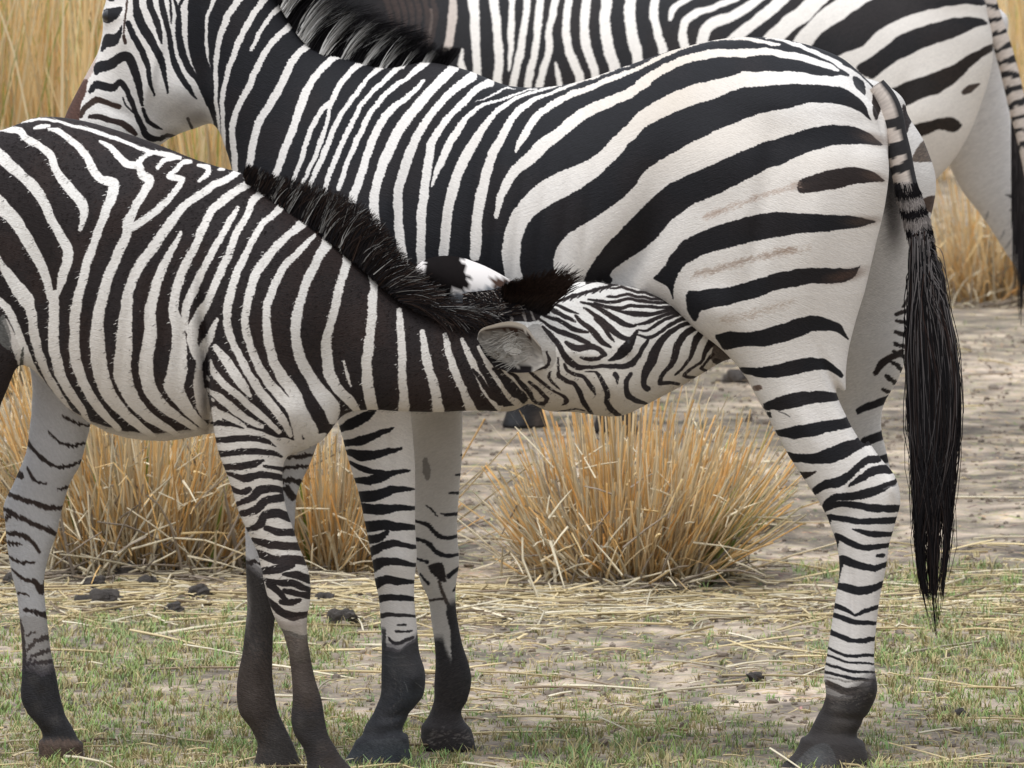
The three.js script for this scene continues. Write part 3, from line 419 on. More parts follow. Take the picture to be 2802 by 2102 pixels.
  s(K_, [24, 22, 10], [1468, -20, 1476, 100, 1482, 205]);
  s(K_, [40, 50, 46, 50, 60, 50, 14], [1388, -20, 1420, 130, 1460, 270, 1480, 420, 1522, 580, 1602, 720, 1700, 850]);
  s(K_, [50, 60, 60, 50, 12], [1288, -20, 1310, 80, 1350, 180, 1380, 280, 1402, 375]);
  s(K_, [60, 70, 80, 75, 60, 36, 12], [1170, -20, 1190, 130, 1250, 260, 1322, 372, 1392, 522, 1430, 680, 1452, 805]);
  s(K_, [50, 60, 60, 50, 40, 16], [1112, 200, 1162, 330, 1222, 442, 1272, 552, 1302, 702, 1332, 825]);
  s([60, 46, 40], [14, 18, 14], [1102, 0, 1088, 130, 1066, 330]); s([60, 46, 40], [30, 24], [1070, 320, 1085, 370]);
  p(K_, [896, 190, 905, 90, 960, 70, 1060, 66, 1040, 120, 1000, 170, 950, 206]); p(K_, [930, -20, 1000, -20, 990, 14, 950, 16]);
  p(K_, [870, 455, 905, 300, 990, 300, 1062, 215, 1036, 350, 990, 395, 930, 410]);
  s(K_, [40, 90, 92, 80, 80, 78, 66, 50, 30], [826, 630, 862, 580, 950, 560, 1060, 492, 1112, 496, 1152, 570, 1190, 700, 1212, 800, 1232, 905]); s(K_, [26, 40, 36, 14], [1236, 940, 1272, 1040, 1332, 1090, 1392, 1116]);
  s(K_, [40, 62, 70, 66, 60, 56, 46, 40, 50, 60, 50, 30], [776, 795, 830, 732, 900, 752, 980, 756, 1042, 712, 1092, 772, 1132, 870, 1172, 972, 1222, 1090, 1262, 1172, 1332, 1202, 1402, 1200]);
  s(K_, [12, 16, 12], [1062, 842, 1102, 922, 1182, 1002]);
  s(BR, [30, 50, 52, 46, 40], [690, 1010, 742, 932, 832, 862, 902, 882, 1032, 922]);
  s([46, 36, 34], [30, 50, 52, 60, 60, 30], [770, 1012, 852, 1012, 962, 1042, 1062, 1072, 1122, 1112, 1172, 1162]);
  p([84, 60, 52], [500, 1100, 560, 990, 636, 810, 690, 706, 760, 690, 745, 780, 706, 900, 664, 1100]);
  p([150, 120, 108], [690, 706, 760, 600, 820, 520, 850, 470, 800, 620, 760, 690], .5);
  s(K_, [40, 44, 30], [1380, 1205, 1450, 1172, 1520, 1182]); s([40, 36, 36], [24, 22], [1620, 1020, 1662, 1105]);
  c.soft([134, 126, 120], 1700, 1020, 180, 120, .6); c.soft([150, 142, 136], 1480, 1150, 150, 80, .4); c.soft([160, 152, 146], 1560, 930, 260, 90, .3, -.5);
  // the near fore leg
  c.at(850, 640);
  p(W_, [60, 800, 620, 800, 640, 1300, 700, 3000, 60, 3000]);
  s(K_, [24, 60, 56, 20], [140, 1085, 220, 1042, 300, 1002, 352, 972]); s(K_, [30, 52, 42, 10], [165, 1152, 280, 1132, 370, 1097, 455, 1064]);
  s(K_, [24, 62, 46, 10], [182, 1190, 280, 1216, 380, 1206, 500, 1174]); s(K_, [16, 34, 34, 30], [205, 1250, 280, 1286, 340, 1302, 400, 1312]); s(K_, [30, 52, 52, 30, 10], [240, 1352, 330, 1350, 400, 1328, 470, 1308, 545, 1295]);
  s(K_, [60, 62, 46, 10], [262, 1442, 370, 1430, 450, 1400, 566, 1400]); s(K_, [60, 58, 42, 16], [282, 1502, 400, 1511, 480, 1501, 575, 1502]);
  c.at(850, 1272);
  s(K_, [62, 62, 46, 24], [296, 342, 400, 331, 480, 340, 580, 346]); s(K_, [50, 42, 18], [306, 412, 380, 400, 425, 368]);
  s(K_, [54, 50, 42, 20], [318, 486, 380, 452, 450, 432, 582, 452]); s(K_, [54, 52, 42, 20], [332, 566, 390, 531, 470, 531, 580, 550]);
  s(K_, [54, 52, 38, 16], [350, 656, 410, 631, 490, 640, 575, 642]); s(K_, [42, 38, 24], [365, 740, 450, 726, 575, 738]); s(K_, [28, 24, 16], [370, 828, 450, 822, 580, 832]);
  s(K_, [12, 14, 12], [465, 912, 515, 916, 555, 908]); s(K_, [10, 12], [478, 880, 520, 878]); s(K_, [12, 18, 16], [425, 950, 465, 982, 560, 948]);
  c.fade([45, 48, 53], [360, 1030, 430, 1010, 490, 1030, 540, 1000, 610, 970, 660, 1100, 660, 1720, 120, 1720, 330, 1340], 70); c.soft([70, 72, 74], 500, 1100, 80, 100, .4); c.streaks([96, 92, 88], [420, 1100, 500, 1250, 440, 1400], 120, 90, .35);
  s([150, 150, 150], [8, 6], [392, 930, 392, 1010], .5); s([45, 48, 53], [30, 20, 26], [400, 1010, 400, 960, 396, 900], .6); s([45, 48, 53], [30, 20], [590, 990, 588, 930], .8);
  p([62, 66, 70], [180, 1640, 270, 1530, 400, 1500, 500, 1510, 560, 1640, 540, 1720, 160, 1720], .6);
  s([140, 140, 138], [4, 4], [515, 1190, 530, 1245], .5); s([140, 140, 138], [4, 4], [570, 1190, 612, 1225], .5);
  c.at(850, 1272);
  for (const [x, y, rx, ry, v] of [[450, 1080, 50, 90, 66], [540, 1130, 50, 60, 60], [560, 1220, 40, 50, 30], [430, 1240, 50, 60, 62], [400, 1380, 60, 60, 66], [500, 1330, 50, 40, 32], [330, 1460, 50, 50, 70], [300, 1600, 90, 50, 76], [480, 1600, 50, 50, 40]]) c.soft([v, v + 2, v + 6], x, y, rx, ry, .6);  // mottled slate; lighter spots and next strokes paint sheen into the coat
  s([84, 86, 88], [5, 8, 5], [400, 1040, 450, 1056, 520, 1050], .5); s([80, 80, 80], [4, 7, 5], [395, 1090, 470, 1105, 580, 1090], .4);
  return c.finish({
    hair: 2.4, freq: 1.1, brown: .35, lie: [.85, .52],
    dirt: (x, y, l) => {
      const n = fbm(x * 3.2 + 4, y * 4.1, 4), leg = sstep(.62, .3, y);
      if (l > .4) { const up = sstep(.75, 1.25, y) * sstep(-.5, .1, x); return [lerp(176, 200, up), lerp(170, 184, up), lerp(166, 164, up), clamp(.03 + up * .13 + n * .36 * (.4 + up) + leg * .34, 0, .7)]; }
      return y < .3 ? [70, 64, 60, clamp(.1 + n * .5, 0, .4)] : null;
    },
  });
})();
const mareFar = (() => {
  const c = coat(mare, 1400, onFar, [208, 204, 199]), s = c.s, p = c.p;
  c.at(1696, 640);
  s([40, 32, 30], [30, 44, 40, 40], [1400, 760, 1432, 718, 1480, 682, 1540, 650]); s(K_, [30, 42, 44, 40], [1306, 974, 1362, 944, 1430, 920, 1540, 880]);
  s(K_, [50, 52], [1340, 1136, 1450, 1100]); s(K_, [50, 52], [1400, 1250, 1480, 1225]); s(K_, [36, 36], [1420, 1340, 1500, 1330]);
  for (const [x, y, u, v] of [[1620, 300, 1556, 396], [1620, 400, 1512, 440], [1620, 500, 1512, 472], [1610, 570, 1510, 540], [1600, 630, 1505, 600], [1580, 690, 1500, 640], [1560, 760, 1480, 700], [1540, 830, 1462, 780], [1520, 890, 1440, 850]]) s([36, 32, 31], [26, 18], [x, y, u, v]);
  c.at(1696, 0);
  p([92, 82, 74], [1600, 882, 1662, 770, 1720, 850, 1760, 886]); p([70, 56, 48], [1655, 1090, 1760, 1070, 1740, 1170, 1690, 1160, 1645, 1115]);
  p([36, 32, 33], [1550, 570, 1600, 640, 1584, 692, 1560, 745, 1552, 680]);
  c.at(850, 640);
  p([104, 100, 98], [615, 1240, 635, 1225, 655, 1280, 650, 1340, 630, 1352, 615, 1300], .8);
  s(K_, [12, 16], [828, 1210, 850, 1210]); s(K_, [10, 16], [795, 1318, 850, 1308]); s(K_, [8, 18], [755, 1422, 850, 1414]); s(K_, [10, 18, 18], [715, 1530, 760, 1538, 840, 1524]); s(K_, [6, 12, 8], [630, 1490, 665, 1515, 692, 1545]);
  c.at(850, 1272);
  s(K_, [14, 20, 24, 22, 14], [560, 305, 640, 330, 700, 390, 760, 398, 830, 378]); s(K_, [20, 24, 27, 24, 14], [560, 405, 640, 432, 700, 482, 760, 500, 830, 482]); s(K_, [14, 18], [570, 510, 640, 540]);
  p([40, 36, 36], [640, 562, 720, 540, 742, 640, 700, 632]); s(K_, [26, 20], [755, 610, 840, 550]); s(K_, [12, 14], [600, 600, 650, 655]);
  s([70, 62, 58], [16, 22, 24], [705, 640, 730, 720, 770, 800]); s(K_, [16, 24], [785, 690, 820, 640]); s([60, 54, 52], [14, 16], [640, 740, 720, 735]);
  c.fade([47, 45, 46], [745, 800, 830, 780, 920, 1100, 920, 1720, 560, 1720, 640, 1200, 660, 990, 720, 970, 736, 1020, 770, 1090, 760, 900], 50); c.streaks([130, 124, 118], [640, 1500, 760, 1480, 880, 1500], 60, 60, .5);
  c.at(1696, 1272); c.fade([42, 40, 40], [1000, 1250, 1500, 1250, 1500, 1720, 860, 1720], 90);
  c.at(1696, 0); c.soft([22, 19, 19], 1480, 1000, 70, 330, .95, -.06); c.soft([60, 56, 54], 1500, 1200, 90, 260, .7);  // dark skin beside the tail, with the shadow of the gap painted in
  return c.finish({ hair: 2, freq: 1.3, brown: .3, dirt: (x, y, l) => (l > .4 ? [150, 144, 138, clamp(.1 + .5 * fbm(x * 5, y * 5, 3) + .3 * sstep(.6, .2, y), 0, .6)] : null) });
})();
// ---------- the foal's coat ----------
const foalNear = (() => {
  seed(102); const F = [37, 31, 31], c = coat(foal, 2048, onNear, F), p = c.p, s = c.s, X = [231, 228, 223];
  c.at(0, 0);
  s(X, [10, 16, 14, 16, 20, 20, 20, 22, 30, 20], [120, 672, 230, 651, 310, 664, 400, 690, 520, 720, 640, 760, 740, 800, 830, 834, 930, 850, 985, 866]);
  s(X, [14, 24, 18], [190, 702, 230, 694, 268, 688]);
  s(X, [14, 28, 40, 36, 40, 44, 44, 50, 56, 56, 50, 16], [-40, 712, 40, 708, 105, 718, 152, 762, 220, 802, 278, 852, 304, 922, 340, 980, 390, 1042, 440, 1092, 466, 1152, 440, 1262]);
  s(X, [14, 30, 34, 40, 40, 44, 46, 56, 58, 50, 46, 46, 50, 50, 50], [268, 708, 322, 718, 380, 762, 440, 812, 480, 862, 512, 932, 562, 985, 622, 1002, 622, 1052, 592, 1132, 552, 1232, 520, 1322, 490, 1402, 460, 1502, 430, 1630]);
  s(X, [14, 30, 36, 40, 40, 44, 50, 46, 46, 58, 52, 56, 56, 56], [548, 772, 602, 802, 652, 860, 702, 902, 762, 912, 782, 960, 822, 986, 790, 1052, 742, 1132, 704, 1222, 690, 1292, 640, 1402, 592, 1522, 562, 1640]);
  s(X, [30, 24, 24], [758, 892, 800, 852, 856, 834]); s(X, [22, 26, 22], [862, 918, 892, 882, 968, 862]);
  s(X, [24, 30, 30, 36, 34, 36, 40, 36, 40, 40], [1044, 884, 1002, 890, 962, 930, 932, 968, 1000, 986, 960, 1042, 902, 1112, 832, 1172, 762, 1222, 720, 1252]);
  s(X, [18, 30, 30, 12], [1088, 903, 1142, 916, 1130, 962, 1086, 994]); s(X, [14, 18], [1200, 926, 1225, 924]);
  s(X, [40, 40, 40, 40, 44, 50, 52, 56, 56, 56, 58], [1310, 930, 1240, 985, 1170, 1012, 1100, 1062, 1022, 1112, 962, 1182, 902, 1262, 842, 1352, 772, 1442, 722, 1542, 692, 1650]);
  s(X, [46, 44, 44, 44, 44, 46, 46, 50, 50, 50], [1396, 980, 1320, 1032, 1240, 1082, 1162, 1152, 1120, 1232, 1080, 1322, 1042, 1402, 1002, 1482, 972, 1562, 952, 1650]);
  s(X, [16, 34, 44, 50, 54], [992, 1270, 952, 1342, 902, 1442, 862, 1542, 832, 1640]);
  s(X, [20, 36, 40, 44, 44, 46], [1302, 1135, 1252, 1222, 1202, 1312, 1152, 1402, 1100, 1502, 1042, 1622]);
  s(X, [46, 42, 40, 40, 40, 44, 46, 48], [1476, 1030, 1392, 1092, 1352, 1182, 1302, 1262, 1272, 1352, 1222, 1462, 1162, 1592, 1132, 1662]);
  s(X, [46, 38, 36, 36, 40, 44, 46, 46], [1576, 1092, 1512, 1162, 1442, 1222, 1392, 1302, 1342, 1402, 1302, 1482, 1270, 1582, 1250, 1664]);
  s(X, [56, 44, 44, 44, 50, 50, 46], [1692, 1192, 1622, 1252, 1542, 1322, 1462, 1412, 1402, 1502, 1372, 1592, 1358, 1660]);
  s(X, [20, 36, 40, 44, 46], [1724, 1292, 1642, 1372, 1562, 1452, 1512, 1542, 1470, 1655]);
  s(X, [70, 60, 46, 50, 52, 52], [1802, 1240, 1790, 1332, 1732, 1432, 1692, 1512, 1662, 1592, 1640, 1664]);
  s(X, [44, 50, 46, 46, 46], [1912, 1300, 1906, 1400, 1880, 1502, 1852, 1602, 1840, 1664]);
  s(X, [36, 44, 44, 46], [2006, 1360, 2032, 1480, 2046, 1562, 2040, 1664]);
  s(X, [66, 66, 64, 60, 60, 56, 56, 56, 60, 60, 50, 16], [-60, 800, 0, 855, 62, 912, 132, 972, 192, 1032, 242, 1112, 282, 1202, 332, 1292, 372, 1372, 362, 1452, 332, 1542, 312, 1625]);
  s(X, [96, 92, 80, 70, 66, 60, 50, 40], [-60, 1070, 0, 1128, 62, 1184, 122, 1272, 172, 1362, 222, 1452, 252, 1542, 272, 1640]);
  s(X, [20, 40, 54, 60, 60], [-40, 1370, 5, 1440, 45, 1512, 92, 1592, 142, 1662]);
  s(X, [60, 70, 80], [-300, 760, -200, 900, -60, 1070]); s(X, [60, 70, 70, 60], [-460, 900, -330, 1060, -200, 1230, -60, 1380]); s(X, [60, 70, 60], [-500, 1140, -330, 1320, -160, 1480]); s(X, [50, 60, 50], [-300, 740, -180, 780, -60, 800]);
  c.at(0, 640);
  s(X, [44, 60, 60, 62, 62, 60, 56, 50, 30], [300, 330, 290, 402, 290, 502, 290, 602, 302, 682, 332, 782, 382, 872, 440, 952, 486, 1040]);
  s(X, [60, 64, 62, 58, 52, 50, 50, 50, 44, 24], [40, 215, 82, 272, 148, 352, 172, 452, 190, 562, 212, 652, 252, 762, 302, 852, 352, 932, 430, 1030]);
  s(X, [40, 44, 46, 54, 64, 60, 40], [-40, 340, 42, 412, 96, 522, 132, 642, 172, 742, 226, 830, 300, 920]);
  s([205, 200, 194], [30, 40, 50], [30, 480, 80, 600, 120, 700]);
  s(X, [54, 56, 58, 62, 58, 56, 50, 36], [432, 330, 412, 432, 405, 562, 410, 682, 450, 802, 502, 902, 562, 982, 650, 1068]);
  s(X, [58, 64, 80, 90, 90, 80, 62, 50, 36], [570, 330, 540, 442, 530, 562, 540, 682, 560, 792, 602, 892, 682, 982, 762, 1052, 840, 1108]);
  s(X, [60, 70, 88, 96, 100, 82, 62, 50, 36], [700, 330, 690, 442, 682, 562, 672, 682, 672, 782, 722, 902, 792, 982, 862, 1034, 970, 1098]);
  s(X, [56, 64, 70, 80, 82, 80, 62, 44, 26], [842, 330, 822, 432, 822, 562, 802, 682, 802, 782, 832, 872, 902, 952, 982, 1012, 1070, 1066]);
  s(X, [50, 60, 70, 90, 108, 112, 84, 60, 34], [962, 330, 950, 422, 975, 522, 982, 642, 972, 742, 954, 832, 984, 902, 1062, 1002, 1126, 1064]);
  s([198, 192, 185], [10, 30, 60, 70, 50], [1075, 600, 1085, 720, 1090, 840, 1110, 940, 1130, 1010]);
  s(X, [50, 46, 40, 14], [1066, 300, 1024, 392, 1012, 472, 1030, 545]); s(X, [46, 56, 60, 58, 46, 24], [1150, 350, 1100, 432, 1064, 502, 1052, 582, 1072, 650, 1070, 680]);
  s(X, [22, 46, 52, 40, 20], [1188, 468, 1152, 562, 1112, 632, 1096, 692, 1090, 740]);
  s(X, [46, 44, 42, 42, 46, 50, 50, 44, 26], [1250, 380, 1245, 492, 1270, 582, 1320, 682, 1372, 782, 1432, 872, 1502, 952, 1562, 1032, 1592, 1100]);
  s(X, [36, 52, 56, 46, 16], [1182, 622, 1240, 692, 1292, 772, 1340, 840, 1372, 886]);
  s(X, [16, 40, 40, 40, 40, 36, 26], [1152, 700, 1172, 762, 1232, 822, 1302, 882, 1382, 952, 1452, 1012, 1532, 1084]);
  s(X, [14, 16], [1134, 790, 1142, 806]); s(X, [26, 44, 46, 40, 26], [1138, 866, 1202, 892, 1282, 962, 1352, 1012, 1432, 1056]); s(X, [18, 18], [1158, 908, 1166, 912]); s(X, [26, 40, 26], [1166, 968, 1252, 1002, 1340, 1056]);
  s(X, [46, 46, 44, 46, 52, 58, 52, 46, 44], [1356, 385, 1342, 482, 1362, 582, 1402, 692, 1462, 802, 1532, 882, 1592, 952, 1622, 1042, 1640, 1140]);
  s(X, [46, 46, 48, 52, 62, 72, 72, 90, 70], [1466, 385, 1460, 482, 1472, 592, 1502, 702, 1552, 792, 1612, 872, 1645, 962, 1690, 1062, 1720, 1140]);
  s(X, [52, 54, 56, 58, 62, 76, 90, 50], [1640, 380, 1620, 482, 1620, 572, 1642, 682, 1702, 792, 1762, 882, 1816, 950, 1826, 1020]);
  s(X, [46, 44, 50, 60, 62, 58, 54, 30], [1840, 380, 1812, 482, 1787, 582, 1790, 682, 1802, 772, 1852, 852, 1922, 922, 1966, 985]);
  s(X, [10, 20, 8], [1878, 700, 1902, 772, 1922, 835]);
  s(X, [48, 50, 52, 58, 58, 62, 60], [2040, 330, 2036, 452, 2026, 562, 2010, 682, 2010, 782, 2022, 872, 2045, 985]);
  for (const [w, al] of [[150, .22], [100, .3], [50, .4]]) s([214, 208, 200], [w * .4, w, w, w * .9, w * .5], [150, 740, 300, 980, 480, 1090, 700, 1145, 900, 1150, 1040, 1120, 1130, 1080], al);
  c.at(850, 640);
  s(X, [32, 44, 46, 46, 50, 62], [486, 420, 496, 562, 500, 682, 500, 782, 510, 882, 514, 985]); s(X, [30, 46, 46, 52, 66], [616, 540, 630, 662, 652, 752, 682, 842, 702, 985]);
  s(X, [24, 42, 42, 44, 64], [735, 555, 760, 662, 792, 762, 834, 852, 890, 985]); s(X, [20, 36, 40, 44, 40], [830, 575, 870, 672, 912, 762, 962, 852, 1040, 960]); s(X, [16, 34, 36, 38, 44], [920, 620, 978, 722, 1032, 802, 1082, 882, 1150, 950]);
  // head: pale ground
  p(X, [1045, 745, 1100, 800, 1190, 900, 1160, 940, 1050, 955, 1040, 1040, 2500, 1040, 2500, 180, 1490, 230, 1310, 300, 1250, 420, 1085, 470, 1000, 560, 1000, 680]);
  c.at(1000, 680, 4);
  s(F, [24, 60, 70, 70, 40], [1400, 1320, 1490, 1400, 1560, 1520, 1640, 1610, 1700, 1640]); s(F, [20, 50, 60, 60], [1560, 1350, 1640, 1400, 1720, 1500, 1800, 1600]);
  s(F, [30, 60, 60, 70, 60, 60], [1180, 1330, 1250, 1420, 1330, 1530, 1400, 1620, 1450, 1660, 1480, 1700]);
  p(F, [1150, 640, 1250, 560, 1400, 480, 1700, 330, 1980, 300, 2040, 420, 1960, 620, 1880, 790, 1640, 800, 1400, 830, 1240, 880, 1160, 1000, 1100, 900]);
  s([150, 142, 136], [10, 34, 40, 36], [1560, 520, 1565, 620, 1590, 700, 1610, 790]); s([150, 142, 136], [10, 34, 40, 30], [1690, 500, 1700, 600, 1720, 690, 1750, 780]); s([140, 134, 128], [12, 24, 26], [1800, 600, 1815, 700, 1850, 780]); s([140, 134, 128], [10, 20, 20], [1900, 600, 1920, 680, 1960, 740]);
  p([168, 164, 159], [1760, 890, 1880, 830, 1980, 900, 2080, 1060, 2090, 1200, 2030, 1310, 1860, 1350, 1700, 1310]);
  s(F, [16, 40, 36, 14], [1985, 1130, 2010, 1220, 1980, 1300, 1880, 1330]);
  c.at(1450, 720, 4);
  s(F, [14, 20, 24, 30, 14], [60, 1590, 200, 1630, 400, 1620, 500, 1600, 610, 1624]);
  s(F, [40, 44, 50, 52, 50, 40, 50], [0, 1310, 76, 1380, 150, 1450, 190, 1492, 150, 1540, 60, 1540, 16, 1470]);
  s(F, [30, 40, 40, 30, 40, 60, 30], [0, 1190, 80, 1260, 180, 1342, 280, 1412, 370, 1462, 402, 1512, 370, 1552]); s(F, [22, 40, 30, 18], [232, 1190, 204, 1252, 262, 1322, 332, 1384]);
  s(F, [20, 30, 50, 50, 50, 60, 60, 60, 40], [310, 1040, 310, 1142, 322, 1232, 402, 1292, 482, 1322, 542, 1402, 582, 1502, 632, 1582, 682, 1645]);
  s(F, [30, 40, 44, 44, 56, 56, 18], [382, 1110, 422, 1182, 502, 1222, 582, 1242, 642, 1302, 692, 1372, 722, 1445]);
  s(F, [10, 30, 50, 60, 60, 60, 60, 60], [600, 1190, 722, 1190, 782, 1262, 832, 1362, 850, 1452, 842, 1522, 892, 1592, 980, 1670]);
  s(F, [50, 60, 10], [932, 1210, 960, 1242, 956, 1326]); s(F, [50, 60, 60, 70, 60, 40], [1102, 1210, 1062, 1282, 1060, 1372, 1082, 1452, 1162, 1502, 1270, 1535]);
  s(F, [36, 60, 60, 70, 60, 40, 40, 70, 80, 60, 60, 60, 44, 24], [1292, 845, 1242, 932, 1190, 1022, 1110, 1102, 982, 1132, 802, 1122, 652, 1140, 522, 1140, 422, 1062, 362, 982, 322, 892, 242, 812, 182, 742, 140, 700]);
  p([26, 21, 21], [1062, 845, 1000, 900, 932, 990, 856, 1075, 1000, 1052, 1090, 982, 1152, 880, 1172, 790, 1112, 800]);
  s(F, [40, 50, 52, 62, 70, 60, 40, 20], [1172, 760, 1102, 832, 1012, 812, 942, 772, 852, 692, 762, 612, 682, 552, 600, 500]);
  s(F, [24, 50, 70, 60, 50, 40, 20], [1165, 690, 1092, 692, 982, 642, 882, 582, 782, 512, 682, 462, 560, 430]); s(F, [20, 50, 44, 40, 30], [1150, 680, 1302, 642, 1452, 582, 1562, 542, 1680, 528]);
  s(F, [16, 30, 60, 52, 44, 36, 30], [850, 490, 1000, 530, 1150, 560, 1282, 565, 1402, 546, 1532, 512, 1660, 508]); s(F, [20, 40, 40, 40, 36, 36, 30], [700, 440, 850, 482, 1000, 491, 1102, 472, 1252, 471, 1402, 486, 1630, 480]);
  s(F, [20, 34, 36, 34, 34, 34, 30], [640, 400, 802, 426, 952, 421, 1082, 391, 1202, 411, 1352, 431, 1590, 432]); s(F, [16, 30, 30, 30, 30, 30], [840, 370, 952, 366, 1062, 346, 1202, 371, 1352, 391, 1560, 397]);
  s(F, [16, 26, 30, 30, 22], [880, 280, 1002, 266, 1102, 301, 1252, 326, 1420, 368]); s(F, [24, 32, 32, 14], [620, 212, 762, 196, 882, 216, 965, 242]);
  for (let i = 0; i < 16; i++) { const a = 250 + i * 40, y = 440 - i * 11; s(F, [8, 16 + (i % 3) * 8, 8], [a - 10, y + 20 * (i % 2), a + 60, y - 34, a + 170, y - 60 - 10 * (i % 3)], .9); }
  s(F, [20, 30, 36, 36, 40, 36], [1192, 742, 1282, 741, 1372, 682, 1482, 622, 1602, 572, 1740, 548]); s(F, [20, 40, 44, 44, 44, 36], [1182, 792, 1332, 816, 1452, 742, 1562, 662, 1682, 612, 1790, 596]);
  s(F, [70, 60, 90, 110, 110, 80, 60, 50, 50], [1290, 1376, 1242, 1332, 1262, 1202, 1332, 1082, 1372, 962, 1442, 852, 1532, 762, 1642, 692, 1800, 645]);
  s(F, [36, 44, 50, 50, 60, 80, 90, 80, 60, 60], [1630, 1332, 1522, 1312, 1422, 1312, 1452, 1222, 1532, 1132, 1592, 1022, 1622, 902, 1682, 802, 1782, 722, 1880, 670]);
  s(F, [26, 36, 44, 60, 90, 70], [1590, 1222, 1682, 1142, 1752, 1042, 1792, 932, 1832, 822, 1900, 730]); s(F, [40, 40, 30, 36, 60, 90], [1810, 1252, 1690, 1232, 1782, 1152, 1882, 1072, 1932, 962, 2000, 850]);
  s(F, [40, 40, 36, 40], [1940, 1182, 1880, 1152, 1932, 1082, 2010, 1000]); s(F, [60, 70], [2036, 1070, 2066, 1090]);
  s(F, [26, 60, 70, 60, 50, 30], [882, 922, 802, 872, 722, 792, 652, 712, 562, 642, 500, 580]); s(F, [16, 44, 44, 18], [922, 862, 862, 782, 792, 692, 700, 610]);
  s(F, [56, 60, 70, 70, 70, 40], [822, 1000, 762, 942, 662, 912, 562, 932, 472, 922, 400, 870]); s(F, [50, 44, 44, 26], [822, 992, 762, 1042, 662, 1052, 560, 1030]);
  s(F, [36, 60, 60, 60, 50, 40, 30, 24], [652, 876, 562, 842, 482, 802, 382, 772, 282, 732, 202, 682, 132, 632, 60, 580]); s(F, [20, 50, 60, 50, 40, 26], [642, 762, 542, 742, 442, 702, 342, 642, 242, 602, 130, 556]);
  s(F, [16, 50, 60, 50], [502, 642, 402, 592, 302, 542, 200, 490]); s(F, [10, 36, 36, 30], [542, 562, 442, 522, 342, 472, 230, 440]);
  p([52, 42, 38], [1800, 640, 2200, 700, 2200, 1180, 1990, 1060, 2000, 900, 1900, 760], .8);
  // near fore leg
  c.at(0, 640);
  p(X, [1140, 1050, 1250, 1046, 1380, 1064, 1500, 1112, 1590, 1122, 1640, 1132, 1740, 1100, 1790, 1090, 1760, 1160, 1710, 1230, 2200, 3100, 1000, 3100]);
  s(F, [16, 30, 22, 8], [1150, 1052, 1202, 1036, 1262, 1042, 1335, 1062]); s(F, [36, 36, 34, 24, 8], [1170, 1132, 1290, 1121, 1402, 1121, 1472, 1141, 1505, 1164]);
  s(F, [36, 36, 36, 30, 14], [1185, 1208, 1302, 1196, 1402, 1191, 1490, 1202, 1540, 1220]); s(F, [30, 44, 40, 14], [1215, 1278, 1322, 1271, 1402, 1256, 1442, 1240]); s(F, [16, 26], [1448, 1276, 1560, 1292]);
  s(F, [14, 44, 40, 34], [1235, 1306, 1332, 1341, 1422, 1321, 1560, 1338]); s(F, [30, 36, 30], [1250, 1388, 1322, 1416, 1365, 1400]); s(F, [20, 44, 50, 40, 30], [1295, 1484, 1382, 1442, 1422, 1402, 1492, 1396, 1570, 1412]);
  s(F, [30, 50, 50, 44, 30], [1310, 1536, 1402, 1512, 1452, 1462, 1502, 1452, 1590, 1440]); s(F, [26, 40, 50, 50, 40], [1335, 1630, 1422, 1592, 1452, 1542, 1522, 1531, 1610, 1564]);
  c.at(0, 1272);
  s(F, [34, 44, 40], [1455, 346, 1532, 371, 1640, 370]); s(F, [26, 50, 44, 44], [1385, 412, 1452, 432, 1542, 446, 1670, 446]); s(F, [46, 46, 50, 40], [1400, 482, 1502, 521, 1602, 521, 1700, 532]);
  s(F, [40, 50, 28], [1425, 584, 1522, 571, 1605, 548]); s(F, [20, 44, 40], [1550, 600, 1620, 602, 1720, 640]); s(F, [22, 36, 44, 30], [1450, 632, 1532, 646, 1602, 648, 1700, 690]);
  s(F, [50, 36, 30], [1478, 656, 1532, 702, 1560, 740]); s(F, [30, 40, 30], [1560, 690, 1622, 706, 1720, 724]); s(F, [30, 50, 50, 30], [1455, 730, 1532, 802, 1612, 832, 1690, 816]); s(F, [34, 36, 18], [1540, 752, 1600, 756, 1640, 742]);
  c.fade([128, 119, 111], [1440, 870, 1560, 880, 1640, 874, 1780, 850, 1800, 1150, 1440, 1150], 40); c.fade([60, 55, 52], [1440, 1080, 1580, 1050, 1650, 1080, 1800, 1050, 2100, 1800, 1440, 1800], 190, 12); c.fade([46, 43, 43], [1500, 1350, 1620, 1310, 1720, 1350, 1820, 1310, 2100, 1800, 1500, 1800], 90);
  for (const [x, y, rx, ry, v] of [[1620, 1000, 50, 90, 92], [1640, 1160, 50, 90, 70], [1680, 1300, 50, 70, 62], [1700, 1420, 60, 50, 40], [1640, 1420, 40, 60, 66], [1760, 1540, 60, 40, 60], [1800, 1620, 60, 40, 38]]) c.soft([v, v - 5, v - 9], x, y, rx, ry, .6);
  p([74, 74, 68], [-900, 540, -400, 560, 0, 440 - 1264 + 640 + 600, 130, -640, 130, 1800, -900, 1800].map((v, i) => (i % 2 ? v : v)), 1);
  c.at(0, 640); p([96, 96, 92], [20, 440, 60, 560, 60, 640, 20, 620, -30, 540], .9);
  return c.finish({
    hair: (x) => lerp(2.6, 1.4, sstep(-.06, .06, x)), freq: 1, brown: .45, lie: [.93, .36], seedAt: 31,
    dirt: (x, y, l) => {
      const n = fbm(x * 5 + 4, y * 6, 4), low = sstep(1.0, .72, y);
      if (l > .4 && x > -.02) { const jaw = sstep(.86, .68, y); return [lerp(204, 160, jaw), lerp(198, 146, jaw), lerp(190, 126, jaw), clamp(.06 + jaw * .6 + n * .25, 0, .8)]; }
      if (l > .4) return [lerp(216, 182, low), lerp(206, 172, low), lerp(196, 160, low), clamp(.12 + n * .4 + low * .4, 0, .8)];
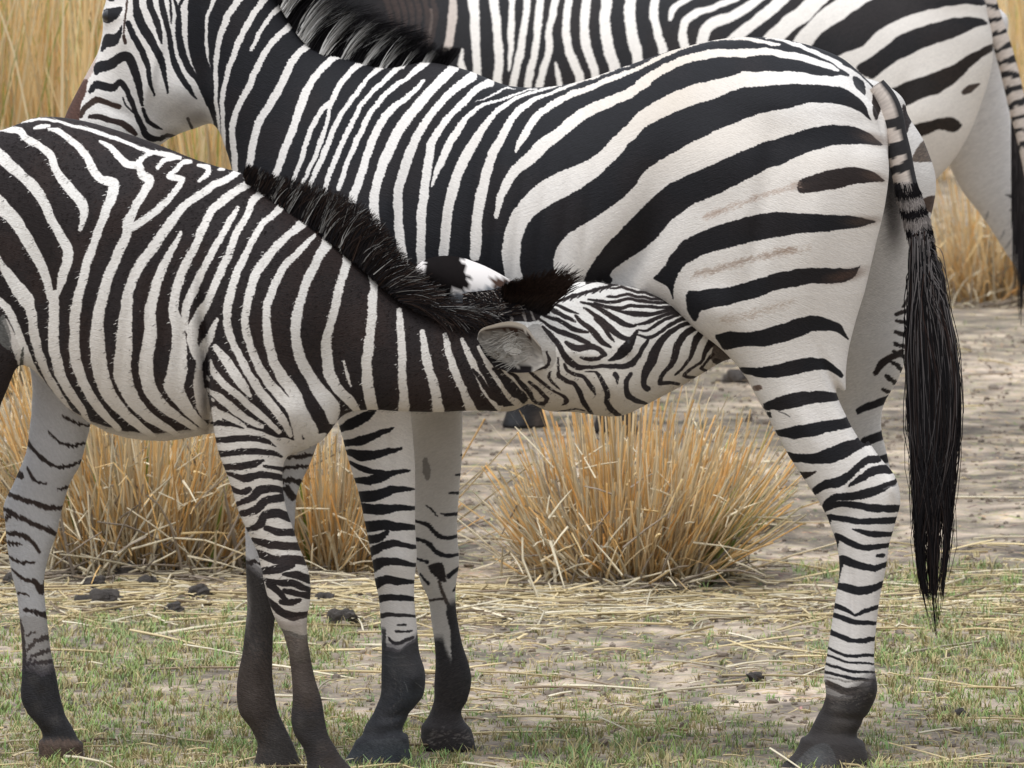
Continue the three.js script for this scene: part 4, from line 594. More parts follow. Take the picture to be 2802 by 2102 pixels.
      return null;
    },
  });
})();
const foalFar = (() => {
  const F = [43, 36, 34], c = coat(foal, 1400, onFar, [188, 187, 188]), s = c.s, p = c.p;
  c.at(0, 640);
  s(F, [12, 16, 8], [350, 1004, 420, 1045, 520, 1050]); s(F, [8, 14, 18, 16], [268, 1092, 340, 1150, 420, 1162, 520, 1125]); s(F, [24, 20, 20, 22, 14], [150, 1140, 220, 1220, 290, 1266, 360, 1276, 460, 1252]);
  s(F, [50, 40], [90, 1310, 115, 1325]); s(F, [14, 18, 8], [158, 1296, 190, 1350, 255, 1377]); s(F, [10, 26], [320, 1398, 400, 1380]);
  s(F, [24, 24, 24, 26, 20], [10, 1410, 100, 1450, 190, 1480, 270, 1506, 370, 1498]); 
  s(F, [24, 26, 24], [1520, 1212, 1640, 1217, 1790, 1200]); s(F, [24, 22, 22], [1520, 1292, 1602, 1281, 1740, 1280]); s(F, [28, 32, 28], [1550, 1350, 1640, 1362, 1720, 1350]); s(F, [40, 36], [1570, 1396, 1610, 1446]);
  c.at(0, 1272);
  s(F, [24, 26, 24, 22], [0, 240, 100, 290, 200, 332, 320, 385]); s(F, [16, 20], [30, 300, 60, 284]); s(F, [18, 22, 26, 24, 14], [10, 376, 60, 372, 110, 386, 172, 422, 214, 476]); s(F, [24, 22, 8], [20, 434, 70, 436, 116, 440]);
  s(F, [18, 22, 14], [50, 506, 110, 536, 190, 540]); s(F, [12, 20, 24, 40, 24], [62, 574, 122, 632, 190, 642, 230, 692, 248, 650]); s(F, [14, 12], [96, 702, 156, 722]); s(F, [22, 24, 40], [136, 798, 200, 810, 280, 834]);
  s(F, [16, 14], [148, 942, 196, 918]); s(F, [18, 24, 30], [150, 1014, 210, 962, 290, 936]); s(F, [18, 20, 20], [160, 1064, 220, 1032, 310, 1018]); s(F, [20, 34, 30], [112, 860, 122, 980, 128, 1110]);
  s(F, [20, 24, 20], [130, 1100, 210, 1085, 310, 1080]);
  p([120, 112, 106], [60, 850, 300, 860, 320, 1120, 90, 1120], .35);
  c.fade([44, 43, 45], [60, 1160, 160, 1140, 240, 1170, 360, 1130, 520, 1560, 60, 1560], 110); c.fade([80, 66, 58], [180, 1540, 330, 1510, 480, 1540, 500, 1760, 180, 1760], 20, 4); c.streaks([110, 92, 80], [220, 1580, 320, 1570, 440, 1580], 50, 50, .5);
  c.fade([52, 48, 46], [1280, 600, 1440, 630, 1560, 600, 1760, 1840, 1240, 1840], 70); c.soft([124, 120, 116], 1350, 780, 40, 200, .8);
  s(F, [20, 22], [1340, 530, 1460, 540]);
  for (const [x, y, rx, ry, v] of [[180, 1180, 50, 50, 70], [230, 1230, 60, 50, 34], [200, 1330, 50, 60, 64], [300, 1400, 60, 60, 70], [260, 1450, 40, 40, 32], [1400, 1000, 50, 90, 72], [1420, 1150, 50, 80, 40], [1380, 1260, 50, 60, 66], [1450, 1380, 60, 50, 34], [1500, 1480, 60, 50, 70]]) c.soft([v, v - 4, v - 6], x, y, rx, ry, .6);
  return c.finish({ hair: 5, freq: .9, brown: .5, lie: [.5, .86], seedAt: 12, dirt: (x, y, l) => (l > .4 ? [140, 134, 128, clamp(.12 + .6 * fbm(x * 6, y * 6, 3) + .3 * sstep(.5, .2, y), 0, .6)] : null) });
})();
// ---------- the coat of the zebra that stands behind ----------
const rearNear = (() => {
  const c = coat(rear, 2048, onNear, [30, 29, 31]), s = c.s, p = c.p, X = [226, 220, 212], D = [30, 29, 31];
  c.at(850, 0);
  s([84, 74, 69], [26, 30, 26], [656, 60, 656, 160, 646, 270]); s([190, 178, 168], [34, 50, 50, 42], [780, -40, 776, 110, 760, 220, 726, 320]); s(X, [16, 30, 40, 40], [826, 276, 820, 340, 838, 400, 850, 500]);
  const V = (ws, pts) => s(X, ws, [...pts, pts[pts.length - 2] + 4, 700]);
  V([58, 56, 54, 48, 46, 44], [884, -120, 890, 0, 900, 100, 900, 200, 905, 300, 910, 400]); V([54, 54, 50, 50, 50, 50], [985, -120, 1000, 0, 1015, 100, 1022, 200, 1030, 330, 1024, 450]);
  s(X, [34, 34, 36, 34, 30, 12], [1100, -120, 1100, 0, 1100, 100, 1096, 200, 1094, 300, 1084, 386]); V([40, 40, 40, 42, 44], [1185, -100, 1183, 40, 1162, 180, 1142, 310, 1110, 470]);
  V([40, 40, 40, 42, 46], [1262, -100, 1252, 60, 1240, 180, 1222, 310, 1184, 480]); V([40, 40, 40, 42, 50], [1365, -100, 1322, 80, 1304, 180, 1306, 280, 1248, 480]); s(X, [14, 30, 36], [1342, 346, 1352, 410, 1372, 500]);
  V([44, 44, 46, 50, 50], [1430, -100, 1402, 60, 1396, 180, 1412, 272, 1472, 432]); V([50, 50, 52, 50, 50], [1530, -100, 1502, 80, 1500, 200, 1520, 300, 1558, 410]); V([60, 60, 60, 58, 56], [1640, -100, 1612, 80, 1616, 200, 1640, 300, 1666, 390]);
  V([60, 60, 60, 56], [1760, -100, 1745, 80, 1765, 220, 1792, 350]); V([50, 50, 50, 54], [1900, -100, 1880, 70, 1902, 190, 1930, 310]);
  c.at(1696, 0);
  s(X, [30, 32, 36, 24], [400, -20, 312, 28, 285, 62, 275, 106]); s(X, [30, 36, 40, 46, 50, 54], [640, -10, 520, 40, 420, 72, 360, 122, 345, 182, 358, 300]);
  s(X, [50, 50, 52, 58, 62, 66], [790, -30, 700, 40, 620, 88, 520, 122, 468, 172, 440, 290]); s(X, [60, 60, 60, 66], [930, -40, 830, 50, 740, 122, 600, 240]);
  s(X, [90, 92, 90, 86], [1140, -60, 1000, 78, 920, 138, 800, 250]); s(X, [110, 106, 96, 90], [1360, -60, 1180, 68, 1080, 142, 960, 280]);
  p(X, [1190, 310, 1330, 250, 1440, 150, 1600, 80, 1750, 42, 1900, 22, 1990, 32, 2120, -20, 2700, -20, 2700, 2500, 1100, 2500, 1000, 500]);
  p(D, [1290, 372, 1420, 280, 1520, 200, 1640, 150, 1780, 112, 1900, 92, 1980, 100, 2018, 132, 1950, 152, 1820, 210, 1700, 250, 1600, 292, 1500, 342, 1380, 430]);
  p([34, 30, 28], [1470, 500, 1600, 440, 1720, 400, 1850, 340, 1950, 280, 2050, 240, 2050, 272, 1950, 342, 1850, 442, 1760, 502, 1650, 542, 1530, 584]);
  s([70, 60, 54], [24, 44, 16], [1880, 506, 1915, 488, 1966, 460]);
  p([40, 34, 30], [1580, 690, 1700, 660, 1790, 640, 1832, 650, 1872, 682, 1850, 716, 1800, 720, 1740, 711, 1620, 752]);
  p([36, 33, 33], [900, 1900, 2000, 1900, 2000, 2600, 900, 2600]); 
  c.at(0, 0, 1); p([40, 38, 38], [1200, 1060, 1900, 1060, 1900, 1300, 1200, 1300]);
  for (let i = 0; i < 7; i++) s([54, 46, 43], [6, 16, 8], [1010 + i * 26, -90, 1060 + i * 22, 10 + i * 6, 1080 + i * 15, 90 + i * 10], .7);
  for (let i = 0; i < 6; i++) s(X, [14, 22, 16], [900 - i * 40, -160 - i * 45, 850 - i * 42, -40 - i * 40, 800 - i * 42, 130 - i * 40]);
  return c.finish({ hair: 2, freq: 1.2, brown: .4, seedAt: 55, dirt: (x, y, l) => (l > .4 ? [190, 182, 174, clamp(.1 + .5 * fbm(x * 4, y * 4, 3), 0, .5)] : null) });
})();
const rearFar = (() => {
  const c = coat(rear, 1024, onFar, [214, 211, 208]), s = c.s, p = c.p;
  c.at(2250, 300, 4);
  s([60, 58, 58], [14, 26, 30], [2020, 936, 2100, 950, 2260, 962]); s([60, 58, 58], [12, 20, 24], [2060, 1112, 2160, 1116, 2300, 1090]); s([60, 58, 58], [12, 20], [2070, 776, 2200, 800]);
  for (const [a, b, d, e] of [[1820, 1130, 1800, 1210], [1990, 1330, 1960, 1420], [2080, 1400, 2020, 1510], [2200, 1250, 2150, 1330], [2120, 1560, 2060, 1600]]) s([110, 110, 114], [8, 14, 6], [a, b, (a + d) / 2, (b + e) / 2, d, e]);
  for (let i = 0; i < 7; i++) s([70, 68, 68], [20, 26, 20], [2300 - i * 6, 1400 + i * 150, 2400, 1440 + i * 150, 2560, 1400 + i * 150]);
  c.at(0, 0, 1); p([38, 36, 36], [1300, 1110, 3000, 1110, 3000, 1300, 1300, 1300]);
  c.soft([96, 84, 74], 1480, 1150, 40, 50, .8); c.soft([70, 72, 76], 1410, 1150, 40, 40, .7); c.soft([104, 92, 82], 1440, 1186, 80, 16, .7);
  return c.finish({ hair: 2, freq: 1.2, seedAt: 8, dirt: () => null });
})();
// ---------- strands: hair and grass are tapered ribbons or three-sided stalks, many in one geometry ----------
class Strands {
  constructor() { this.p = []; this.c = []; this.i = []; }
  // a ribbon through points, with its width and colour at root and tip
  ribbon(pts, w0, w1, c0, c1, side) {
    const n = pts.length, b = this.p.length / 3;
    for (let k = 0; k < n; k++) {
      const t = k / (n - 1), w = lerp(w0, w1, t) / 2, q = pts[k];
      for (const e of [-1, 1]) { this.p.push(q[0] + side[0] * w * e, q[1] + side[1] * w * e, q[2] + side[2] * w * e); this.c.push(lerp(c0[0], c1[0], t), lerp(c0[1], c1[1], t), lerp(c0[2], c1[2], t)); }
      if (k) { const o = b + 2 * k; this.i.push(o - 2, o - 1, o, o, o - 1, o + 1); }
    }
  }
  stalk(pts, w0, w1, c0, c1) {
    const n = pts.length, b = this.p.length / 3, a0 = rnd() * 6.28;
    for (let k = 0; k < n; k++) {
      const t = k / (n - 1), r = lerp(w0, w1, t) / 2, q = pts[k], q1 = pts[Math.min(n - 1, k + 1)], q0 = pts[Math.max(0, k - 1)];
      const d = new THREE.Vector3(q1[0] - q0[0], q1[1] - q0[1], q1[2] - q0[2]).normalize(), u = new THREE.Vector3(d.y, -d.x, .3).cross(d).normalize(), v = d.clone().cross(u);
      for (let e = 0; e < 3; e++) { const a = a0 + e * 2.094, ca = Math.cos(a) * r, sa = Math.sin(a) * r; this.p.push(q[0] + u.x * ca + v.x * sa, q[1] + u.y * ca + v.y * sa, q[2] + u.z * ca + v.z * sa); this.c.push(lerp(c0[0], c1[0], t), lerp(c0[1], c1[1], t), lerp(c0[2], c1[2], t)); }
      if (k) for (let e = 0; e < 3; e++) { const f = (e + 1) % 3, o = b + 3 * k; this.i.push(o - 3 + e, o - 3 + f, o + e, o + e, o - 3 + f, o + f); }
    }
  }
  geo() { const g = new THREE.BufferGeometry(); g.setAttribute('position', new THREE.Float32BufferAttribute(this.p, 3)); g.setAttribute('color', new THREE.Float32BufferAttribute(this.c, 3)); g.setIndex(this.i); g.computeVertexNormals(); return g; }
}
const hairMat = new THREE.MeshPhysicalMaterial({ vertexColors: true, roughness: .8, specularIntensity: .18, side: THREE.DoubleSide });
const along = (rows, t) => { const f = clamp(t, 0, .9999) * (rows.length - 1), i = Math.floor(f), k = f - i, a = rows[Math.max(0, i - 1)], b = rows[i], c = rows[i + 1], d = rows[Math.min(rows.length - 1, i + 2)]; return b.map((_, j) => cr(a[j], b[j], c[j], d[j], k)); };
const shade = (c, v) => c.map((x) => x * v);
const HB = rgb(26, 24, 26), HBR = rgb(52, 40, 34), HW = rgb(214, 212, 208);

const zebraThing = (label, a, h, near, far, relief, rep, group) => { const t = thing('zebra', label, 'zebra', [0, 0, 0], group); mesh('body', skin(a.lofts, a.box, h, a.bumps), [hideMaterial(near, relief, rep), hideMaterial(far, relief, rep)], t); return t; };
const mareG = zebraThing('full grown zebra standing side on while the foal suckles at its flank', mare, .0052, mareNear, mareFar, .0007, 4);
const foalG = zebraThing('young zebra foal with fluffy brown striped coat reaching under the adult to suckle', foal, .005, foalNear, foalFar, .0011, 4);
const rearG = zebraThing('zebra farther back, cut by the top edge, its rump and tail at upper right', rear, .011, rearNear, rearFar, .0006, 4);

// mane of the mare: upright tufts, dark with pale ones where the neck stripes run into it
{
  seed(11);
  const H = new Strands(), crest = [[1222, 178], [1165, 182], [1090, 192], [1035, 188], [980, 178], [915, 156], [850, 124], [800, 66], [752, -20], [712, -110], [660, -200], [600, -260]];
  const tufts = [[776, 20, 12], [826, 88, 19], [884, 138, 18], [936, 162, 14], [992, 180, 13], [1042, 188, 11], [1096, 191, 9], [1154, 183, 15], [735, -60, 16], [690, -150, 16]];
  for (let n = 0; n < 7000; n++) {
    const t = rnd(), c = along(crest, t), L0 = lerp(62, 190, sstep(.02, .4, t)) * rr(.75, 1.15);
    const tuft = tufts.find((q) => Math.abs(c[0] - q[0]) < q[2] * rr(.5, .8));
    const L = L0 * (tuft ? .72 : 1), lean = lerp(.55, .42, t) + rr(-.16, .16) * (tuft ? .6 : 1) + (tuft ? (c[0] - tuft[0]) * .012 : 0), z = -.02 - .05 * t + (tuft ? rr(-.004, .034) : rr(-.03, .032)), pts = [];
    for (let k = 0; k < 5; k++) { const s = k / 4 * L; pts.push(at(c[0] + s * Math.sin(lean + s * .0022), c[1] + 8 - s * Math.cos(lean + s * .0022), z + rr(-.003, .003) + s * .00008)); }
    const w = tuft && rnd() < .9, v = rr(.5, 1);
    H.ribbon(pts, .003, .001, w ? shade(HW, rr(.75, 1.1)) : shade(HB, v), w ? shade(HW, rr(.05, .35)) : shade(HB, v), [Math.cos(lean), Math.sin(lean), rr(-.5, .5)]);
  }
  mesh('mane', H.geo(), hairMat, mareG);
}
// tail of the mare: a banded dock and a long dark switch
function dock(rows, z, bands, parent, edge) {
  const n = 150, m = 14, p = [], c = [], ix = [];
  for (let i = 0; i <= n; i++) {
    const r = along(rows, i / n), r2 = along(rows, Math.min(1, (i + 1) / n)), r0 = along(rows, Math.max(0, (i - 1) / n)), dx = r2[0] - r0[0], dy = r2[1] - r0[1], l = Math.hypot(dx, dy), zz = z(i / n);
    for (let j = 0; j <= m; j++) {
      const a = j / m * 6.2832, u = Math.cos(a) * r[2], q = at(r[0] - dy / l * u, r[1] + dx / l * u, zz); q[2] += Math.sin(a) * r[2] / 1482;
      p.push(...q);
      const y = r[1] + u * .25 * Math.sin(r[1] * .04) + noise2(r[1] * .08, a * 2) * 7, dark = bands.some(([b0, b1]) => y > b0 && y < b1), line = edge && Math.cos(a) < -.62 && Math.sin(a) > -.5;
      const wv = rr(.78, 1.05) * lerp(1, .45, sstep(edge ? 560 : 900, edge ? 800 : 1200, r[1]));
      c.push(...(dark || line ? shade(HB, rr(.9, 1.6)) : shade(rgb(206, 194, 184), wv)));
    }
  }
  for (let i = 0; i < n; i++) for (let j = 0; j < m; j++) { const a = i * (m + 1) + j, b = a + m + 1; ix.push(a, a + 1, b, b, a + 1, b + 1); }
  const g = new THREE.BufferGeometry(); g.setAttribute('position', new THREE.Float32BufferAttribute(p, 3)); g.setAttribute('color', new THREE.Float32BufferAttribute(c, 3)); g.setIndex(ix); g.computeVertexNormals();
  return mesh('tail', g, new THREE.MeshStandardMaterial({ vertexColors: true, roughness: .8, side: THREE.DoubleSide }), parent);
}
{
  seed(21);
  const rows = [[2398, 232, 24], [2424, 272, 30], [2439, 315, 33], [2450, 370, 32], [2461, 420, 33], [2472, 475, 32], [2485, 525, 31], [2498, 565, 31], [2508, 600, 32], [2518, 645, 31], [2526, 705, 29], [2532, 790, 18]];
  const tail = dock(rows, (t) => .03 + .02 * t, [[326, 354], [391, 422], [444, 474], [503, 528], [556, 582], [612, 636], [655, 682], [702, 724], [742, 762]], mareG, true);
  const H = new Strands(), edges = [[640, 2490, 2558], [765, 2494, 2580], [840, 2493, 2588], [960, 2488, 2610], [1040, 2489, 2620], [1140, 2491, 2622], [1290, 2493, 2620], [1422, 2500, 2610], [1500, 2506, 2602], [1572, 2514, 2590], [1650, 2532, 2576], [1742, 2556, 2570]];
  const side = (y) => { let i = 0; while (i < edges.length - 2 && edges[i + 1][0] < y) i++; const a = edges[i], b = edges[i + 1], t = clamp((y - a[0]) / (b[0] - a[0]), 0, 1); return [lerp(a[1], b[1], t), lerp(a[2], b[2], t)]; };
  for (let n = 0; n < 5200; n++) {
    const t = 1 - .19 * rnd() ** 1.4, r = along(rows, t), y0 = r[1] + rr(-10, 10), s0 = rnd(), cl = [.05, .16, .44, .52, .6, .9][Math.floor(rnd() * 6)] + rr(-.035, .035);
    const y1 = Math.max(y0 + 60, n < 40 ? rr(1600, 1750) : n < 1500 ? rr(1300, 1640) : n < 3400 ? rr(1050, 1480) : rr(760, 1250)), z = .05 + rr(-.035, .035), wob = rr(-1, 1) * (rnd() < .12 ? 26 : 11), f = rr(.004, .013), pts = [];
    for (let k = 0; k <= 9; k++) { const q = k / 9, y = lerp(y0, y1, q), e = side(y), s = lerp(s0, cl, sstep(1150, 1500, y)), xx = lerp(lerp(r[0] + (s0 - .5) * 44, e[0], sstep(0, .25, q)), e[1], s * sstep(0, .25, q)); pts.push(at(xx + wob * Math.sin(y * f) * sstep(0, .3, q), y, z)); }
    const top = sstep(820, 640, y0), c = top > .1 && rnd() < .45 * top ? rgb(110, 106, 106) : rnd() < .15 ? rgb(60, 46, 42) : rgb(24, 23, 25);
    H.ribbon(pts, .0024, .001, shade(c, rr(.6, 1.1)), shade(rnd() < .2 ? rgb(50, 40, 37) : HB, rr(.6, 1.1)), [.9, 0, rr(-.6, .6)]);
  }
  const tailBands = [[503, 528], [556, 582], [612, 636], [655, 682], [702, 724], [742, 762]];
  for (let n = 0; n < 4200; n++) {
    const r = along(rows, rr(.5, .99)), s = rr(-1, 1), L = rr(12, 34), y = r[1] + rr(-4, 4), dk = tailBands.some(([u, v]) => y + 6 * Math.abs(s) > u && y + 6 * Math.abs(s) < v), lo = sstep(590, 800, y), zz = .045 + .026 * Math.sqrt(1 - s * s);
    const c = dk ? shade(HB, rr(.7, 1.4)) : shade(rgb(168, 160, 156), rr(.5, 1.1) * lerp(1, .25, lo));
    H.ribbon([at(r[0] + s * r[2], y, zz), at(r[0] + s * (r[2] + 7) + 5, y + L, zz + .004)], .002, .0007, c, shade(c, rr(.5, 1)), [.9, .2, .2]);
  }
  mesh('hair_switch', H.geo(), hairMat, tail);
}
const eyeMat = new THREE.MeshPhysicalMaterial({ color: new THREE.Color(.006, .005, .005), roughness: .35, clearcoat: .5, clearcoatRoughness: .2 });
function eye(parent, px, py, z, r, lofts) { const zz = hide(lofts, px, py, z + .3, z - .1), q = at(px, py, zz - r * .78), e = mesh('eye', new THREE.SphereGeometry(r, 24, 16), eyeMat, parent); e.position.set(...q); e.scale.set(1.15, .85, 1); e.rotation.z = parent === foalG ? .8 : .2; }
eye(mareG, 306, 42, -.12, .016, mare.lofts); eye(foalG, 1706, 944, .2, .014, foal.lofts);

// the foal's ears, crest and forelock
function ear(top, bottom, depth, colour, z0, nm) {
  const n = 26, m = 16, P = [[], []], C = [];
  for (let i = 0; i <= n; i++) for (let j = 0; j <= m; j++) {
    const u = i / n, v = j / m, a = along(top, u), b = along(bottom, u), px = lerp(a[0], b[0], v), py = lerp(a[1], b[1], v), bow = depth * (1 - (2 * v - 1) ** 2) * Math.sin(Math.PI * clamp(.12 + u * .88, 0, 1));
    const q = at(px, py, z0(u) + bow); P[0].push(...q); P[1].push(q[0], q[1], q[2] - .004); C.push(...colour(px, py, u, v));
  }
  const gs = P.map((p, k) => { const g = new THREE.BufferGeometry(), ix = []; for (let i = 0; i < n; i++) for (let j = 0; j < m; j++) { const a = i * (m + 1) + j, b = a + m + 1; k ? ix.push(a, b, a + 1, b, b + 1, a + 1) : ix.push(a, a + 1, b, b, a + 1, b + 1); } g.setAttribute('position', new THREE.Float32BufferAttribute(p, 3)); g.setAttribute('color', new THREE.Float32BufferAttribute(C, 3)); g.setIndex(ix); g.computeVertexNormals(); return g; });
  return mesh(nm, mergeGeometries(gs), new THREE.MeshPhysicalMaterial({ vertexColors: true, roughness: .85, specularIntensity: .2, side: THREE.DoubleSide }), foalG);
}
{
  seed(31);
  const DK = rgb(21, 17, 17), WH = rgb(232, 226, 222), GR = rgb(140, 142, 146);
  ear([[1412, 776], [1372, 752], [1330, 730], [1290, 714], [1262, 705], [1225, 700], [1190, 703], [1162, 712], [1144, 724], [1134, 738]], [[1350, 870], [1320, 864], [1280, 858], [1250, 852], [1222, 842], [1195, 822], [1172, 797], [1152, 772], [1139, 752], [1134, 738]], .028,
    (x, y) => { const n = noise2(x * .12, y * .12) * 9 + noise2(x * .4, y * .4) * 4; if (x + n < 1158 + (740 - y) * .25) return WH; if (x + n < 1268 + (y - 705) * .28 && !(y > 792 && x > 1222 + (842 - y) * .3)) return shade(DK, 1 + .15 * n / 9); if (y - n > 796 + (x - 1300) * -.1) return shade(GR, 1 + n * .02); return x + n > 1345 && y > 765 ? shade(rgb(70, 52, 44), 1 + n * .03) : WH; }, (u) => .262 + .012 * (1 - u), 'ear');
  ear([[1480, 948], [1458, 918], [1440, 894], [1420, 884], [1398, 880], [1372, 883], [1346, 890], [1322, 898], [1310, 910], [1306, 928]], [[1490, 1000], [1462, 1016], [1436, 1020], [1408, 1020], [1380, 1014], [1352, 1000], [1332, 980], [1318, 958], [1310, 940], [1306, 928]], -.026,
    (x, y, u, v) => { const n = noise2(x * .13, y * .13) * .5 + noise2(x * .5, y * .35) * .3; if (v < .1 + .05 * n) return shade(rgb(226, 220, 212), 1); if (v < .2 + .1 * n && u > .12 && u < .75) return shade(rgb(66, 50, 42), 1); if (v > .86 + .05 * n && u > .15) return shade(DK, 1.2); if (u > .93) return WH; return shade(rgb(142, 136, 128), 1 + .8 * n); }, (u) => .375 + .014 * u, 'ear');
  const H = new Strands();
  for (let n = 0; n < 160; n++) { const a = rr(0, 6.28), r = Math.sqrt(rnd()), x = 1395 + Math.cos(a) * r * 62 + 8, y = 952 + Math.sin(a) * r * 48, d = 3.4 + .9 * noise2(x * .05, y * .05) + rr(-.3, .3), L = rr(22, 46); H.ribbon([at(x, y, .366), at(x + Math.cos(d) * L * .5, y + Math.sin(d) * L * .5 + 3, .384), at(x + Math.cos(d) * L, y + Math.sin(d) * L + 8, .388)], .0012, .0005, shade(rgb(160, 154, 146), rr(.6, 1.15)), shade(rgb(150, 146, 138), rr(.6, 1.15)), [Math.sin(d), Math.cos(d), .2]); }
  mesh('ear_hair', H.geo(), hairMat, foalG);
  const M = new Strands();
  const crest = [[668, 482], [735, 528], [790, 566], [850, 610], [905, 652], [950, 690], [990, 722], [1040, 768], [1090, 806], [1150, 838], [1215, 846], [1290, 850]];
  const dir = [[.35, -.9, 34], [.4, -.9, 52], [.4, -.9, 76], [.35, -.95, 100], [.4, -.92, 118], [.42, -.9, 122], [.5, -.85, 110], [.68, -.6, 96], [.85, -.1, 120], [.95, .12, 130], [.97, .12, 110], [.95, .1, 80]];
  const pale = [700, 742, 786, 830, 880, 925, 1000];
  for (let n = 0; n < 14000; n++) {
    const t = rnd(), c = along(crest, t), d = along(dir, t), L = d[2] * rr(.55, 1.15), a = Math.atan2(d[1], d[0]) + rr(-.22, .22), cu = rr(-.004, .007) + .003, z = .31 + rr(-.03, .045), off = rr(-12, 14), pts = [];
    let x = c[0] + off * .3, y = c[1] + off + 8, q = a;
    for (let k = 0; k < 5; k++) { pts.push(at(x, y, z + k * .003)); x += Math.cos(q) * L / 4; y += Math.sin(q) * L / 4; q += cu * L / 4; }
    const w = (t < .55 && pale.some((p) => Math.abs(c[0] - p) < 7) && rnd() < .5) || (t > .5 && off < -6 && rnd() < .35), v = rr(.6, 1.4);
    M.ribbon(pts, .0019, .0005, w ? shade(HW, rr(.1, .6)) : shade(rnd() < .15 ? HBR : HB, v * .8), w ? shade(HW, rr(.1, .45)) : shade(rnd() < .4 ? HBR : HB, v), [-Math.sin(a), -Math.cos(a), rr(-.6, .6)]);
  }
  for (let n = 0; n < 2600; n++) { // forelock
    const t = rnd(), x0 = lerp(1380, 1492, t) + rr(-10, 10), y0 = lerp(806, 846, t) + rr(-14, 18), L = lerp(26, 140, t ** 1.3) * rr(.45, 1.08), a0 = -1.2 + t * .1 + rr(-.24, .24), pts = []; let x = x0, y = y0, q = a0;
    for (let k = 0; k < 5; k++) { pts.push(at(x, y, .335 + .01 * k + rr(-.002, .002))); x += Math.cos(q) * L / 4; y += Math.sin(q) * L / 4; q += lerp(.02, .16, t); }
    M.ribbon(pts, .0024, .0007, shade(HB, rr(.4, 1)), shade(rgb(50, 38, 33), rr(.5, 1.1)), [-Math.sin(a0), -Math.cos(a0), rr(-.5, .5)]);
  }
  for (let n = 0; n < 2600; n++) { // short hair between the ears
    const x = rr(1265, 1405), y = rr(786, 862) + (1400 - x) * .12, a = .1 + .5 * noise2(x * .02, y * .02) + rr(-.4, .4) - (x > 1350 ? .5 : 0), L = rr(18, 46), z = hide(foal.lofts, x, Math.max(y, 832), .5, .1) + .004, c = rnd();
    const k = c < .14 ? shade(rgb(150, 144, 138), rr(.4, 1)) : c < .4 ? shade(HBR, rr(.6, 1.3)) : shade(HB, rr(.6, 1.3));
    M.ribbon([at(x, y, z), at(x + Math.cos(a) * L * .5, y + Math.sin(a) * L * .5 - 3, z + .007), at(x + Math.cos(a) * L, y + Math.sin(a) * L, z + .006)], .002, .0005, k, shade(k, rr(.7, 1.2)), [-Math.sin(a), -Math.cos(a), rr(-.4, .4)]);
  }
  mesh('mane', M.geo(), hairMat, foalG);
  // soft foal hair standing a little off the skin, in the colour of the coat beneath it
  const body = foalG.children[0].geometry, P = body.attributes.position, N = body.attributes.normal, U = body.attributes.uv, I = foal.ink, R = new Strands(), near = body.groups[0].count;
  for (let n = 0; n < 45000; n++) {
    const v = body.index.getX(Math.floor(rnd() * near)), nx = N.getX(v), ny = N.getY(v), nz = N.getZ(v);
    if (nz < -.35 || P.getY(v) < .35) continue;
    const a = (Math.floor((1 - U.getY(v)) * (I.H - 1)) * I.W + Math.floor(U.getX(v) * (I.W - 1))) * 4, c = shade(rgb(I.d[a], I.d[a + 1], I.d[a + 2]), rr(.8, 1.1));
    let lx = -.9 + rr(-.25, .25), ly = -.42 + rr(-.25, .25), lz = rr(-.2, .2); const k = lx * nx + ly * ny + lz * nz; lx -= k * nx; ly -= k * ny; lz -= k * nz;
    const L = rr(.0035, .0065), p0 = [P.getX(v) + rr(-.004, .004), P.getY(v) + rr(-.004, .004), P.getZ(v)], s = [ny * lz - nz * ly, nz * lx - nx * lz, nx * ly - ny * lx];
    R.ribbon([[p0[0] - nx * .001, p0[1] - ny * .001, p0[2] - nz * .001], [p0[0] + lx * L + nx * .002, p0[1] + ly * L + ny * .002, p0[2] + lz * L + nz * .002]], .0013, .0004, c, c, s);
  }
  mesh('fur', R.geo(), hairMat, foalG);
}
// tail of the zebra behind
{
  seed(41);
  const z = BZ + .04, rows = [[2690, -60, 18], [2702, -10, 22], [2716, 40, 23], [2732, 90, 24], [2750, 150, 25], [2766, 210, 25], [2782, 280, 25], [2798, 350, 24], [2812, 420, 22], [2824, 500, 18], [2834, 580, 12]];
  const bands = []; for (let y = -30; y < 420; y += 38) bands.push([y, y + 14]);
  const tail = dock(rows, () => z, bands, rearG, false);
  tail.geometry.scale(1, 1, 1);
  const H = new Strands();
  for (let n = 0; n < 700; n++) { const t = rr(.62, 1), r = along(rows, t), y1 = r[1] + rr(120, 480), s = rr(-1, 1), pts = []; for (let k = 0; k <= 6; k++) { const q = k / 6; pts.push(at(r[0] + s * 18 + q * (14 + s * 16), lerp(r[1], y1, q), z + rr(-.004, .004))); } H.ribbon(pts, .006, .002, shade(rgb(60, 56, 56), rr(.5, 1.3)), shade(HB, rr(.7, 1.3)), [.9, 0, rr(-.4, .4)]); }
  mesh('hair_switch', H.geo(), hairMat, tail);
  const M = new Strands(), crest = [[1190, -70], [1130, -110], [1080, -180], [1030, -290], [960, -400], [880, -510], [800, -570]];
  for (let n = 0; n < 1100; n++) { const t = rnd(), c = along(crest, t), L = rr(50, 100), a = -.9 + rr(-.25, .25), q = [0, .5, 1].map((k) => at(c[0] + Math.cos(a) * L * k - 6, c[1] + Math.sin(a) * L * k + 8, BZ + rr(-.02, .02))); M.ribbon(q, .007, .002, shade(HB, rr(.7, 1.3)), shade(HBR, rr(.7, 1.2)), [.6, .6, .3]); }
  mesh('mane', M.geo(), hairMat, rearG);
}
